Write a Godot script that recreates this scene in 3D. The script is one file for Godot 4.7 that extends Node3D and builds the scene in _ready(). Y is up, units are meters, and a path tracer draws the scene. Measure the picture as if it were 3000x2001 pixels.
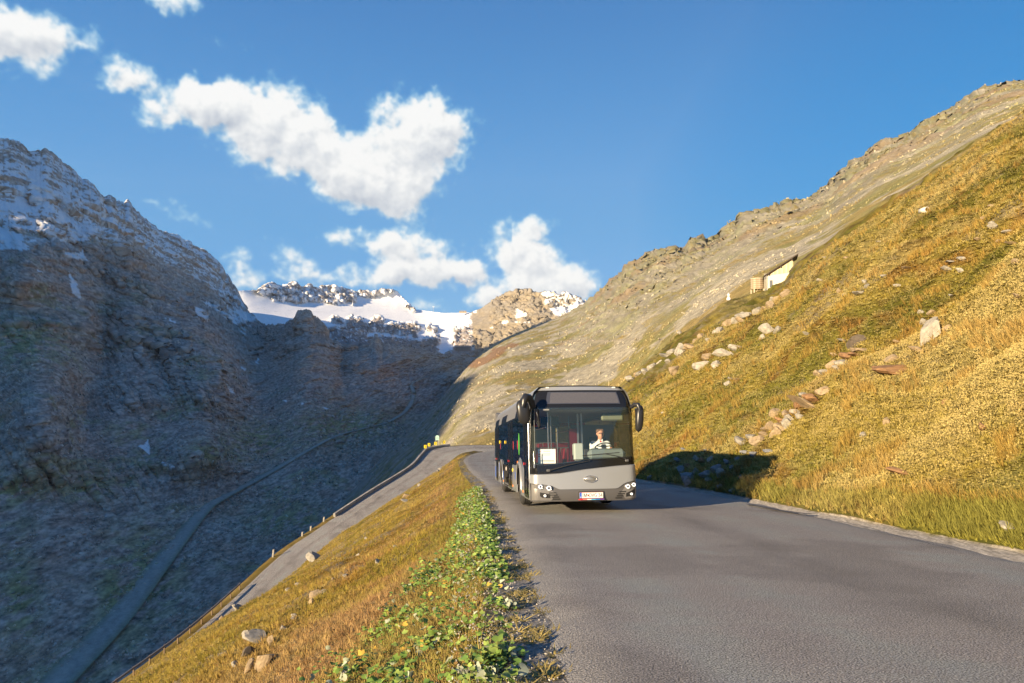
extends Node3D

# ---------------------------------------------------------------- camera model
const F := 2000.0                       # focal length in photograph pixels (3000 px across)
const CAM := Vector3(0.0, 1.5, 0.0)
var pitch := atan(59.5 / F)
var cp := cos(pitch)
var sp := sin(pitch)
var rng := RandomNumberGenerator.new()
var fbm := FastNoiseLite.new()
var rdg := FastNoiseLite.new()
var cel := FastNoiseLite.new()
var mats := {}
var names_taken := {}

func P(px: float, py: float, d: float) -> Vector3:
	var X := (px - 1500.0) / F
	var Y := (1000.5 - py) / F
	var k := cp - Y * sp
	return Vector3(CAM.x + d * X / k, CAM.y + d * (Y * cp + sp) / k, -d)

func proj(p: Vector3) -> Vector2:
	var v := p - CAM
	var dep := v.y * sp - v.z * cp
	if dep < 0.05:
		return Vector2(-9999, -9999)
	return Vector2(1500.0 + F * v.x / dep, 1000.5 - F * (v.y * cp + v.z * sp) / dep)

func tab(a: Array, x: float, col := 1) -> float:
	var n := a.size()
	if x <= a[0][0]:
		return a[0][col]
	for i in range(1, n):
		if x <= a[i][0]:
			var w: float = (x - a[i - 1][0]) / (a[i][0] - a[i - 1][0])
			return lerpf(a[i - 1][col], a[i][col], w)
	return a[n - 1][col]

func fb(p: Vector3, s: float) -> float:
	return fbm.get_noise_3d(p.x / s, p.y / s, p.z / s)

func rg(p: Vector3, s: float) -> float:
	return rdg.get_noise_3d(p.x / s, p.y / s, p.z / s)

func sst(a: float, b: float, x: float) -> float:
	var t := clampf((x - a) / (b - a), 0.0, 1.0)
	return t * t * (3.0 - 2.0 * t)

func mixc(a: Color, b: Color, t: float) -> Color:
	return a.lerp(b, clampf(t, 0.0, 1.0))

func in_polys(polys: Array, px: float, py: float) -> bool:
	var q := Vector2(px, py)
	for pl in polys:
		if pl[0].has_point(q) and Geometry2D.is_point_in_polygon(q, pl[1]):
			return true
	return false

func prep(list: Array) -> Array:
	var out := []
	for l in list:
		var a := PackedVector2Array()
		var r := Rect2(l[0], l[1], 0, 0)
		for i in range(0, l.size(), 2):
			a.append(Vector2(l[i], l[i + 1]))
			r = r.expand(Vector2(l[i], l[i + 1]))
		out.append([r, a])
	return out

func seg_dist(line: Array, x: float, y: float) -> Vector2:
	# distance to a polyline [[x, y, w], ...] over its width there: (distance, width)
	var best := 1e9
	var w := 1.0
	var q := Vector2(x, y)
	for i in range(line.size() - 1):
		var a := Vector2(line[i][0], line[i][1])
		var b := Vector2(line[i + 1][0], line[i + 1][1])
		var t := clampf((q - a).dot(b - a) / (b - a).length_squared(), 0.0, 1.0)
		var dd := q.distance_to(a.lerp(b, t))
		if dd < best:
			best = dd
			w = lerpf(line[i][2], line[i + 1][2], t)
	return Vector2(best, w)

# ---------------------------------------------------------------- nodes, names, labels
func numbered(called: String) -> String:
	if not names_taken.has(called):
		names_taken[called] = 0
		return called
	names_taken[called] += 1
	return "%s_%03d" % [called, names_taken[called]]

func tag(o: Node, label: String, category: String, group := "") -> void:
	o.set_meta("label", label)
	o.set_meta("category", category)
	if group != "":
		o.set_meta("group", group)

func thing(called: String, label: String, category: String, xf := Transform3D(), group := "") -> Node3D:
	var o := Node3D.new()
	o.name = numbered(called)
	add_child(o)
	o.transform = xf
	tag(o, label, category, group)
	return o

func inst(called: String, mesh: Mesh, m: Material, parent: Node = null, xf := Transform3D()) -> MeshInstance3D:
	var o := MeshInstance3D.new()
	o.mesh = mesh
	if m:
		o.material_override = m
	if parent == null:
		o.name = numbered(called)
		add_child(o)
	else:
		o.name = called
		parent.add_child(o, true)
	o.transform = xf
	return o

func kind(o: Node, k: String) -> void:
	o.set_meta("kind", k)

# ---------------------------------------------------------------- materials
func lin(r: float, g: float, b: float) -> Color:
	return Color(r, g, b).linear_to_srgb()

func mat(key: String, c: Color, rough := 0.8, metal := 0.0, spec := 0.5) -> StandardMaterial3D:
	if mats.has(key):
		return mats[key]
	var m := StandardMaterial3D.new()
	m.albedo_color = c
	m.roughness = rough
	m.metallic = metal
	m.metallic_specular = spec
	m.cull_mode = BaseMaterial3D.CULL_DISABLED
	mats[key] = m
	return m

func grain_image(size: int, seed_: int, freq: float, lo: float, hi: float, oct := 4, pw := 1.0, speck := 0.0) -> Image:
	var n := FastNoiseLite.new()
	n.seed = seed_
	n.noise_type = FastNoiseLite.TYPE_SIMPLEX_SMOOTH
	n.frequency = freq
	n.fractal_octaves = oct
	n.fractal_gain = 0.6
	var im := n.get_seamless_image(size, size)
	im.convert(Image.FORMAT_L8)
	var data := im.get_data()
	var r := RandomNumberGenerator.new()
	r.seed = seed_
	var out := PackedByteArray()
	out.resize(size * size * 3)
	for i in range(size * size):
		var v := pow(data[i] / 255.0, pw)
		v = lerpf(lo, hi, v) + (r.randf() - 0.5) * speck
		var b := int(clampf(v, 0.0, 1.0) * 255.0)
		out[i * 3] = b
		out[i * 3 + 1] = b
		out[i * 3 + 2] = b
	return Image.create_from_data(size, size, false, Image.FORMAT_RGB8, out)

func tex(im: Image) -> ImageTexture:
	return ImageTexture.create_from_image(im)

func ground_mat(key: String, grain: Image, per_m: float, bump := 0.0, rough := 0.95) -> StandardMaterial3D:
	var m := StandardMaterial3D.new()
	m.vertex_color_use_as_albedo = true
	m.albedo_texture = tex(grain)
	m.uv1_triplanar = true
	m.uv1_world_triplanar = true
	m.uv1_scale = Vector3.ONE * per_m
	m.roughness = rough
	m.metallic_specular = 0.25
	m.cull_mode = BaseMaterial3D.CULL_DISABLED
	if bump > 0.0:
		var nm := grain.duplicate()
		nm.bump_map_to_normal_map(bump)
		m.normal_enabled = true
		m.normal_texture = tex(nm)
		m.normal_scale = 1.0
	mats[key] = m
	return m

# ---------------------------------------------------------------- sheets of terrain
class Sheet:
	var nu: int
	var nv: int
	var p: PackedVector3Array
	var n: PackedVector3Array
	var c: PackedColorArray
	var s: PackedVector2Array
	var bins := {}

func sheet_base(nu: int, nv: int, fn: Callable) -> Sheet:
	var sh := Sheet.new()
	sh.nu = nu
	sh.nv = nv
	sh.p.resize(nu * nv)
	for j in range(nv):
		var v := float(j) / (nv - 1)
		for i in range(nu):
			sh.p[j * nu + i] = fn.call(float(i) / (nu - 1), v)
	sheet_normals(sh)
	return sh

func sheet_normals(sh: Sheet) -> void:
	var nu := sh.nu
	var nv := sh.nv
	var p := sh.p
	sh.n.resize(nu * nv)
	for j in range(nv):
		var j0 := maxi(j - 1, 0) * nu
		var j1 := mini(j + 1, nv - 1) * nu
		for i in range(nu):
			var a := p[j * nu + mini(i + 1, nu - 1)] - p[j * nu + maxi(i - 1, 0)]
			var b := p[j1 + i] - p[j0 + i]
			sh.n[j * nu + i] = a.cross(b).normalized()

func sheet_displace(sh: Sheet, fn: Callable) -> void:
	for k in range(sh.p.size()):
		var q := proj(sh.p[k])
		sh.p[k] = sh.p[k] + sh.n[k] * fn.call(sh.p[k], q.x, q.y, k)
	sheet_normals(sh)

func sheet_relief(sh: Sheet, fn: Callable) -> void:
	# relief of far slopes, pushed out towards the valley the camera stands above
	for k in range(sh.p.size()):
		var q := proj(sh.p[k])
		var v := sh.p[k] - CAM
		sh.p[k] = CAM + v * (1.0 - fn.call(sh.p[k], q.x, q.y, k) / v.length())
	sheet_normals(sh)

func sheet_color(sh: Sheet, fn: Callable) -> void:
	sh.c.resize(sh.p.size())
	sh.s.resize(sh.p.size())
	for k in range(sh.p.size()):
		var q := proj(sh.p[k])
		sh.s[k] = q
		sh.c[k] = fn.call(sh.p[k], q.x, q.y, sh.n[k], k)

func sheet_mesh(sh: Sheet) -> ArrayMesh:
	var nu := sh.nu
	var nv := sh.nv
	var idx := PackedInt32Array()
	idx.resize((nu - 1) * (nv - 1) * 6)
	var w := 0
	for j in range(nv - 1):
		for i in range(nu - 1):
			var a := j * nu + i
			var b := a + 1
			var d := a + nu
			var c := d + 1
			idx[w] = a
			idx[w + 1] = d
			idx[w + 2] = b
			idx[w + 3] = b
			idx[w + 4] = d
			idx[w + 5] = c
			w += 6
	var arr := []
	arr.resize(Mesh.ARRAY_MAX)
	arr[Mesh.ARRAY_VERTEX] = sh.p
	arr[Mesh.ARRAY_NORMAL] = sh.n
	arr[Mesh.ARRAY_COLOR] = sh.c
	arr[Mesh.ARRAY_INDEX] = idx
	var m := ArrayMesh.new()
	m.add_surface_from_arrays(Mesh.PRIMITIVE_TRIANGLES, arr)
	return m

func sheet_bins(sh: Sheet) -> void:
	for k in range(sh.p.size()):
		var q := sh.s[k]
		if q.x < -200 or q.x > 3200 or q.y < 0 or q.y > 2200:
			continue
		var key := Vector2i(int(q.x / 16.0), int(q.y / 16.0))
		if sh.bins.has(key):
			sh.bins[key].append(k)
		else:
			sh.bins[key] = PackedInt32Array([k])

func hit(sh: Sheet, px: float, py: float) -> int:
	# the vertex of a sheet seen nearest to a place in the photograph, nearer ones first
	var best := -1
	var bd := 1e9
	var kx := int(px / 16.0)
	var ky := int(py / 16.0)
	for rad in [1, 3]:
		for y in range(ky - rad, ky + rad + 1):
			for x in range(kx - rad, kx + rad + 1):
				var key := Vector2i(x, y)
				if sh.bins.has(key):
					for k in sh.bins[key]:
						var q := sh.s[k] - Vector2(px, py)
						var dd := q.length() + sh.p[k].distance_to(CAM) * 0.15
						if dd < bd:
							bd = dd
							best = k
		if best >= 0:
			break
	return best

# ---------------------------------------------------------------- small mesh builder (corners counter-clockwise seen from outside)
class Mb:
	var st := SurfaceTool.new()
	var n := 0
	func _init() -> void:
		st.begin(Mesh.PRIMITIVE_TRIANGLES)
	func smooth(on: bool) -> void:
		st.set_smooth_group(0 if on else -1)
	func tri(a: Vector3, b: Vector3, c: Vector3) -> void:
		st.add_vertex(a)
		st.add_vertex(c)
		st.add_vertex(b)
		n += 1
	func quad(a: Vector3, b: Vector3, c: Vector3, d: Vector3) -> void:
		tri(a, b, c)
		tri(a, c, d)
	func box(c: Vector3, s: Vector3, bs := Basis()) -> void:
		smooth(false)
		var h := s * 0.5
		var v := []
		for z in [-1, 1]:
			for y in [-1, 1]:
				for x in [-1, 1]:
					v.append(c + bs * Vector3(h.x * x, h.y * y, h.z * z))
		quad(v[4], v[5], v[7], v[6])
		quad(v[1], v[0], v[2], v[3])
		quad(v[0], v[4], v[6], v[2])
		quad(v[5], v[1], v[3], v[7])
		quad(v[6], v[7], v[3], v[2])
		quad(v[0], v[1], v[5], v[4])
	func cbox(c: Vector3, s: Vector3, e: float, bs := Basis()) -> void:
		# a box with chamfered edges all round
		smooth(false)
		var h := s * 0.5
		e = minf(e, minf(h.x, minf(h.y, h.z)) * 0.9)
		for ax in range(3):
			for sg in [-1.0, 1.0]:
				var u := (ax + 1) % 3
				var w := (ax + 2) % 3
				var q := []
				for k in [[-1, -1], [1, -1], [1, 1], [-1, 1]]:
					var t := Vector3()
					t[ax] = h[ax] * sg
					t[u] = (h[u] - e) * k[0]
					t[w] = (h[w] - e) * k[1]
					q.append(c + bs * t)
				if sg > 0:
					quad(q[0], q[1], q[2], q[3])
				else:
					quad(q[3], q[2], q[1], q[0])
		for ax in range(3):
			var u := (ax + 1) % 3
			var w := (ax + 2) % 3
			for k in [[-1, -1], [1, -1], [1, 1], [-1, 1]]:
				var q := []
				for g in [[-1, 0], [1, 0], [1, 1], [-1, 1]]:
					var t := Vector3()
					t[ax] = (h[ax] - e) * g[0]
					t[u] = (h[u] - (e if g[1] else 0.0)) * k[0]
					t[w] = (h[w] - (0.0 if g[1] else e)) * k[1]
					q.append(c + bs * t)
				if k[0] * k[1] > 0:
					quad(q[0], q[1], q[2], q[3])
				else:
					quad(q[3], q[2], q[1], q[0])
		for x in [-1, 1]:
			for y in [-1, 1]:
				for z in [-1, 1]:
					var a := c + bs * Vector3(h.x * x, (h.y - e) * y, (h.z - e) * z)
					var b := c + bs * Vector3((h.x - e) * x, h.y * y, (h.z - e) * z)
					var d := c + bs * Vector3((h.x - e) * x, (h.y - e) * y, h.z * z)
					if x * y * z > 0:
						tri(a, b, d)
					else:
						tri(a, d, b)
	func tube(pts: Array, rads: Array, seg := 8, caps := true, flat := 1.0) -> void:
		smooth(true)
		var rings := []
		var up := Vector3.UP
		for i in range(pts.size()):
			var t: Vector3 = (pts[mini(i + 1, pts.size() - 1)] - pts[maxi(i - 1, 0)]).normalized()
			var side := t.cross(up)
			if side.length() < 0.05:
				side = t.cross(Vector3.RIGHT)
			side = side.normalized()
			var nn := side.cross(t).normalized()
			var ring := []
			for k in range(seg):
				var a := TAU * k / seg
				ring.append(pts[i] + (side * cos(a) + nn * sin(a) * flat) * float(rads[i]))
			rings.append(ring)
		for i in range(pts.size() - 1):
			for k in range(seg):
				var k2 := (k + 1) % seg
				quad(rings[i][k], rings[i][k2], rings[i + 1][k2], rings[i + 1][k])
		if caps:
			smooth(false)
			for k in range(seg):
				var k2 := (k + 1) % seg
				tri(pts[0], rings[0][k2], rings[0][k])
				tri(pts[-1], rings[-1][k], rings[-1][k2])
	func lathe(prof: Array, seg: int, xf := Transform3D(), soft := true) -> void:
		# prof: [[radius, height], ...] round y, from the bottom up on the outside
		smooth(soft)
		for i in range(prof.size() - 1):
			for k in range(seg):
				var a0 := TAU * k / seg
				var a1 := TAU * (k + 1) / seg
				var p0 := xf * Vector3(prof[i][0] * cos(a0), prof[i][1], -prof[i][0] * sin(a0))
				var p1 := xf * Vector3(prof[i][0] * cos(a1), prof[i][1], -prof[i][0] * sin(a1))
				var p2 := xf * Vector3(prof[i + 1][0] * cos(a1), prof[i + 1][1], -prof[i + 1][0] * sin(a1))
				var p3 := xf * Vector3(prof[i + 1][0] * cos(a0), prof[i + 1][1], -prof[i + 1][0] * sin(a0))
				if prof[i][0] > 1e-5:
					tri(p0, p1, p2)
				if prof[i + 1][0] > 1e-5:
					tri(p0, p2, p3)
	func grid(pts: Array, nu: int, nv: int, soft := true) -> void:
		# pts[j * nu + i], u to the right and v up seen from outside
		smooth(soft)
		for j in range(nv - 1):
			for i in range(nu - 1):
				var a := j * nu + i
				quad(pts[a], pts[a + 1], pts[a + nu + 1], pts[a + nu])
	func poly(outline: PackedVector2Array, z0: float, z1: float, xf := Transform3D()) -> void:
		# a flat plate: outline counter-clockwise in x, y; faces at z1 (front) and z0
		smooth(false)
		if Geometry2D.is_polygon_clockwise(outline):
			outline.reverse()
		var ix := Geometry2D.triangulate_polygon(outline)
		for i in range(0, ix.size(), 3):
			var a := outline[ix[i]]
			var b := outline[ix[i + 1]]
			var c := outline[ix[i + 2]]
			if (b - a).cross(c - a) < 0:
				var t := b
				b = c
				c = t
			tri(xf * Vector3(a.x, a.y, z1), xf * Vector3(b.x, b.y, z1), xf * Vector3(c.x, c.y, z1))
			if z1 != z0:
				tri(xf * Vector3(a.x, a.y, z0), xf * Vector3(c.x, c.y, z0), xf * Vector3(b.x, b.y, z0))
		if z1 != z0:
			for i in range(outline.size()):
				var a := outline[i]
				var b := outline[(i + 1) % outline.size()]
				quad(xf * Vector3(a.x, a.y, z0), xf * Vector3(b.x, b.y, z0), xf * Vector3(b.x, b.y, z1), xf * Vector3(a.x, a.y, z1))
	func done() -> ArrayMesh:
		st.generate_normals()
		return st.commit()

func catmull(a: Vector3, b: Vector3, c: Vector3, d: Vector3, t: float) -> Vector3:
	return b.cubic_interpolate(c, a, d, t)

func spline(pts: Array, t: float) -> Vector3:
	var f := clampf(t, 0.0, 1.0) * (pts.size() - 1)
	var i := mini(int(f), pts.size() - 2)
	return catmull(pts[maxi(i - 1, 0)], pts[i], pts[i + 1], pts[mini(i + 2, pts.size() - 1)], f - i)

# ---------------------------------------------------------------- sky: blue air with fair-weather clouds
func make_sky() -> Image:
	var W := 4096
	var H := 2048
	var im := Image.create(W, H, false, Image.FORMAT_RGB8)
	var grad := [[0.0, 0.58, 0.765, 0.91], [3.0, 0.50, 0.725, 0.90], [7.0, 0.385, 0.66, 0.885], [11.0, 0.31, 0.625, 0.86], [16.0, 0.25, 0.585, 0.84], [22.0, 0.195, 0.535, 0.80], [30.0, 0.145, 0.465, 0.735], [45.0, 0.12, 0.41, 0.68], [90.0, 0.09, 0.35, 0.62]]
	for y in range(H):
		var el := 90.0 - 180.0 * (y + 0.5) / H
		var c := Color(0.50, 0.55, 0.57)
		if el > -1.0:
			c = Color(tab(grad, el, 1), tab(grad, el, 2), tab(grad, el, 3))
		im.fill_rect(Rect2i(0, y, W, 1), c)
	# clouds: [centre x, y, radius x, y, strength] at 2351 x 1568 of the photograph
	var list := [[430, 235, 95, 48, 1.0], [510, 235, 85, 52, 1.0], [560, 275, 120, 75, 1.0], [668, 262, 82, 56, 1.0], [640, 345, 110, 62, 1.0], [720, 310, 60, 50, .9], [760, 370, 100, 62, 1.0], [800, 425, 80, 52, .9], [860, 400, 110, 82, 1.0], [935, 290, 100, 70, 1.0], [1010, 285, 78, 55, 1.0], [980, 350, 90, 60, .9], [905, 440, 80, 48, .8], [930, 485, 55, 38, .7], [365, 268, 60, 28, .9], [990, 420, 60, 40, .45],
		[45, 80, 100, 66, 1.0], [110, 82, 62, 50, .8], [-40, 60, 90, 70, 1.0], [186, 92, 44, 36, .7], [60, 150, 90, 40, .5], [285, 168, 66, 42, 1.2], [410, 4, 66, 30, .9],
		[960, 590, 110, 58, 1.0], [1000, 632, 118, 36, .9], [885, 555, 66, 32, .8], [890, 620, 50, 30, .6], [1075, 628, 50, 28, .8], [780, 548, 56, 24, .8],
		[1180, 560, 78, 56, .95], [1225, 600, 78, 46, 1.0], [1245, 640, 92, 48, 1.0], [1175, 672, 92, 40, .9], [1330, 645, 48, 40, .8], [1290, 672, 80, 34, .8], [1228, 520, 46, 24, .8], [1110, 688, 46, 28, .7],
		[535, 592, 44, 24, .6], [575, 636, 80, 32, .7], [690, 628, 60, 34, .8], [660, 580, 44, 22, .6], [795, 632, 56, 28, .7], [860, 645, 60, 24, .6], [615, 550, 34, 16, .4], [975, 700, 52, 18, .7],
		[370, 463, 40, 14, .5], [430, 498, 60, 18, .5], [640, 190, 60, 26, .25], [545, 120, 50, 40, .12], [500, 95, 40, 20, .1]]
	var field := {}
	var blobs := []
	for e in list:
		var low_: float = 0.95 if e[1] > 500 else 1.0
		blobs.append([e[0] * 1.276, e[1] * 1.276, e[2] * 1.276 * low_, e[3] * 1.276 * low_, e[4] * low_])
	var items := []
	for b in blobs:
		var v := P(b[0], b[1], 1.0) - CAM
		var az := atan2(v.x, -v.z)
		var el := atan2(v.y, Vector2(v.x, v.z).length())
		var k: float = 1.0 / (F * (1.0 + pow((b[0] - 1500.0) / F, 2)))
		items.append([az, el, b[2] * k, b[3] * k * 1.06, b[4]])
	# the same kind of clouds goes on round the rest of the horizon
	var r := RandomNumberGenerator.new()
	r.seed = 91
	for g in range(34):
		var az := 0.75 + (TAU - 1.5) * (g + r.randf() * 0.8) / 34.0
		var el := deg_to_rad(r.randf_range(4.0, 30.0))
		var sz := r.randf_range(0.02, 0.06)
		for q in range(7):
			items.append([az + r.randf_range(-1.6, 1.6) * sz, el + r.randf_range(-0.5, 0.6) * sz, sz * r.randf_range(0.4, 1.0), sz * r.randf_range(0.25, 0.6), r.randf_range(0.5, 1.0)])
	var n1 := FastNoiseLite.new()
	n1.seed = 5
	n1.frequency = 1.0
	n1.noise_type = FastNoiseLite.TYPE_SIMPLEX_SMOOTH
	n1.fractal_octaves = 5
	n1.fractal_gain = 0.55
	var dens := PackedFloat32Array()
	var low := PackedFloat32Array()
	var H2 := H / 2 + 8
	dens.resize(W * H2)
	low.resize(W * H2)
	for it in items:
		var cx: float = it[0] / TAU * W
		var cy: float = (0.5 - it[1] / PI) * H
		var rx: float = it[2] / TAU * W
		var ry: float = it[3] / PI * H
		for y in range(maxi(0, int(cy - ry * 1.5)), mini(H2, int(cy + ry * 1.5) + 1)):
			for x in range(int(cx - rx * 1.5), int(cx + rx * 1.5) + 1):
				var wx := x + 7.0 * n1.get_noise_2d(x / 26.0, y / 26.0)
				var wy := y + 7.0 * n1.get_noise_2d(x / 26.0 + 50.0, y / 26.0)
				var dx := (wx - cx) / rx
				var dy := (wy - cy) / ry
				if dy > 0:
					dy *= 1.15
				var q := dx * dx + dy * dy
				if q < 1.9:
					var xi := posmod(x, W)
					var f: float = it[4] * pow(1.0 - q / 1.9, 1.4)
					var k := y * W + xi
					dens[k] = dens[k] + f
					low[k] = low[k] + f * clampf(dy * 0.5 + 0.5, 0.0, 1.0)
	for y in range(H2):
		for x in range(W):
			var k := y * W + x
			var f := dens[k]
			if f <= 0.001:
				continue
			var nb := n1.get_noise_2d(x / 34.0 + 9.0, y / 30.0)
			var nf := n1.get_noise_2d(x / 11.0, y / 10.0 + 40.0)
			var nt := n1.get_noise_2d(x / 4.5 + 70.0, y / 4.0)
			var e := f + nb * 0.55 + nf * 0.28 + nt * 0.08
			var a := sst(0.16, 1.02, e)
			if a <= 0.0:
				continue
			a *= sst(0.0, 0.10, f)
			var body := sst(0.3, 1.3, f)
			var lo := low[k] / f
			# lit from the upper left: compare the density with that a little towards the sun
			var dl := dens[maxi(0, y - 7) * W + posmod(x - 5, W)] + 0.55 * n1.get_noise_2d((x - 5) / 34.0 + 9.0, (y - 7) / 30.0) + 0.34 * n1.get_noise_2d((x - 5) / 11.0, (y - 7) / 10.0 + 40.0)
			var sh := clampf(0.10 + (lo - 0.35) * 0.75 * body + (dl - e) * 0.55, 0.0, 1.0)
			var c := Color(0.985, 0.980, 0.970).lerp(Color(0.70, 0.735, 0.79), sh)
			im.set_pixel(x, y, im.get_pixel(x, y).lerp(c, a * 0.97))
	return im

# ---------------------------------------------------------------- the road's edges: [inner x, y, z, outer x, y, z] from behind the camera down to the hairpin and back below
var ROAD := [
	[1.1, 3.2, 25.0, 7.6, 3.2, 25.0], [0.80, 1.30, 10.0, 7.25, 1.30, 10.0], [0.62, 0.0, 0.0, 7.15, 0.0, 0.0], [0.40, -0.68, -5.3, 7.08, -0.68, -5.3], [0.16, -1.37, -10.6, 7.0, -1.37, -10.6],
	[-0.40, -2.58, -20.0, 7.0, -2.58, -20.0], [-1.15, -3.82, -30.0, 6.5, -3.85, -30.0], [-2.5, -5.4, -43.0, 4.9, -5.5, -43.0], [-3.6, -6.85, -55.0, 3.9, -7.0, -55.0],
	[-5.35, -9.45, -77.0, 2.6, -9.7, -77.0], [-6.2, -12.6, -104.0, 3.4, -13.0, -106.0], [-6.0, -15.6, -130.0, 5.5, -16.0, -134.0], [-5.4, -16.5, -137.5, 3.0, -17.1, -151.0],
	[-6.6, -16.95, -140.0, -4.5, -17.6, -157.5], [-8.6, -17.45, -142.0, -12.5, -17.8, -158.0], [-11.1, -18.05, -139.0, -18.2, -17.95, -152.0], [-12.6, -18.85, -133.5, -19.0, -18.25, -144.0],
	[-14.8, -19.6, -127.0, -19.9, -19.2, -132.5], [-19.3, -21.3, -114.0, -24.6, -21.1, -115.8], [-23.8, -23.4, -100.0, -29.2, -23.4, -101.0], [-26.0, -24.5, -93.0, -31.4, -24.65, -93.5],
	[-28.0, -26.8, -74.0, -33.3, -26.85, -74.0], [-30.2, -28.0, -61.0, -35.6, -28.0, -61.0], [-34.0, -30.0, -40.0, -39.5, -30.0, -40.0], [-40.0, -33.0, -10.0, -45.5, -33.0, -10.0]]

func road_in(i: int) -> Vector3:
	return Vector3(ROAD[i][0], ROAD[i][1], ROAD[i][2])

func road_out(i: int) -> Vector3:
	return Vector3(ROAD[i][3], ROAD[i][4], ROAD[i][5])

func road_edge(t: float, outer: bool) -> Vector3:
	var f := clampf(t, 0.0, ROAD.size() - 1.0)
	var i := mini(int(f), ROAD.size() - 2)
	var q := []
	for k in [i - 1, i, i + 1, i + 2]:
		var kk := clampi(k, 0, ROAD.size() - 1)
		q.append(road_out(kk) if outer else road_in(kk))
	return catmull(q[0], q[1], q[2], q[3], f - i)

func road_t(z: float) -> float:
	# parameter of the upper road at a given z
	for i in range(11):
		if z <= ROAD[i][2] and z >= ROAD[i + 1][2]:
			return i + (ROAD[i][2] - z) / (ROAD[i][2] - ROAD[i + 1][2])
	return 11.0

func build_road() -> void:
	var nt := 760
	var nw := 27
	var sh := sheet_base(nw, nt, func(u: float, v: float):
		var tt: float = v * 13.0 / 0.62 if v < 0.62 else 13.0 + (v - 0.62) / 0.38 * (ROAD.size() - 14.0)
		var a := road_edge(tt, false)
		var b := road_edge(tt, true)
		var near := 1.0 - sst(30.0, 90.0, -a.z)
		a.x += (0.09 * fb(a, 0.9) + 0.05 * fb(a, 0.25)) * near - 0.05
		b.x += (0.26 * fb(b, 1.6) + 0.14 * fb(b, 0.35)) * near + 0.05
		var p := a.lerp(b, u)
		p.y += 0.035 * (1.0 - pow(2.0 * u - 1.0, 2)) + 0.015 * fb(p, 3.0)
		if u < 0.02 or u > 0.98:
			p.y -= 0.05
		return p)
	sheet_color(sh, func(p: Vector3, px: float, py: float, n: Vector3, k: int):
		var u: float = float(k % nw) / (nw - 1)
		var c := Color(0.98, 0.895, 0.825)
		# two rolled wheel paths in each lane, a seam in the middle, and patches of newer surfacing
		var w := 0.0
		for cxy in [0.16, 0.36, 0.62, 0.83]:
			w = maxf(w, exp(-pow((u - cxy) / 0.055, 2)))
		c = c * (1.0 + 0.10 * w + 0.12 * fb(p, 2.2) + 0.10 * fb(p, 0.5))
		var seam := exp(-pow((u - 0.55 - 0.03 * fb(p, 4.0)) / 0.06, 2)) * (0.6 + fb(p, 3.0))
		c = c * (1.0 - 0.30 * clampf(seam, 0.0, 1.0))
		var dark := sst(0.10, 0.4, fb(p + Vector3(40, 0, 0), 5.0) + 0.3 * fb(p, 1.0))
		c = c * (1.0 - 0.22 * dark)
		var edge := sst(0.07, 0.0, minf(u, 1.0 - u) + 0.03 * fb(p, 0.5))
		c = mixc(c, Color(1.0, 0.94, 0.86), edge * 0.8)
		c.a = 1.0
		return c)
	var m := ground_mat("asphalt", grain_image(1024, 21, 0.13, 0.0, 1.0, 2, 0.72, 0.35), 0.42, 10.0, 0.82)
	m.metallic_specular = 0.4
	var o := inst("road", sheet_mesh(sh), m)
	kind(o, "structure")

# ---------------------------------------------------------------- grass colours shared by the ground and the tufts
func patch_color(p: Vector3) -> Color:
	var a := fb(p + Vector3(11, 3, 7), 9.0)
	var b := fb(p + Vector3(-31, 9, 5), 3.2)
	var g := fb(p + Vector3(77, 1, -40), 16.0)
	var c := Color(0.345, 0.268, 0.085)                      # gold
	c = mixc(c, Color(0.225, 0.205, 0.058), sst(-0.12, 0.22, a + 0.35 * b))   # olive green
	var h := fb(p + Vector3(-9, 60, 33), 6.0) + 0.4 * fb(p, 1.5)
	c = mixc(c, Color(0.15, 0.145, 0.035), sst(0.16, 0.36, fb(p + Vector3(140, 0, 20), 13.0) + 0.3 * b) * 0.8)  # green herbs
	c = mixc(c, Color(0.17, 0.095, 0.042), sst(0.24, 0.42, h) * 0.75)  # dark heather
	c = mixc(c, Color(0.27, 0.135, 0.05), sst(0.22, 0.5, b - 0.3 * a) * 0.7)  # rust
	c = mixc(c, Color(0.43, 0.345, 0.185), sst(0.04, 0.34, g + 0.25 * b) * 0.75)  # pale hay
	c.b *= 0.66
	return c

var N_CREST := [[12.0, 3800, -300, 60], [4.0, 3400, 60, 70], [-5.0, 3130, 245, 76], [-9.3, 2960, 360, 82], [-13.0, 2700, 530, 92], [-15.6, 2375, 752, 103], [-17.0, 2322, 808, 107], [-18.6, 2262, 852, 111], [-21.0, 2195, 872, 116], [-25.0, 2110, 902, 124], [-34.0, 1960, 1012, 146], [-48.0, 1810, 1142, 172], [-70.0, 1690, 1205, 185], [-100.0, 1590, 1250, 190], [-136.0, 1500, 1285, 182]]

var NS: Sheet
var BS: Sheet
var VS: Sheet
var RS: Sheet

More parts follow.
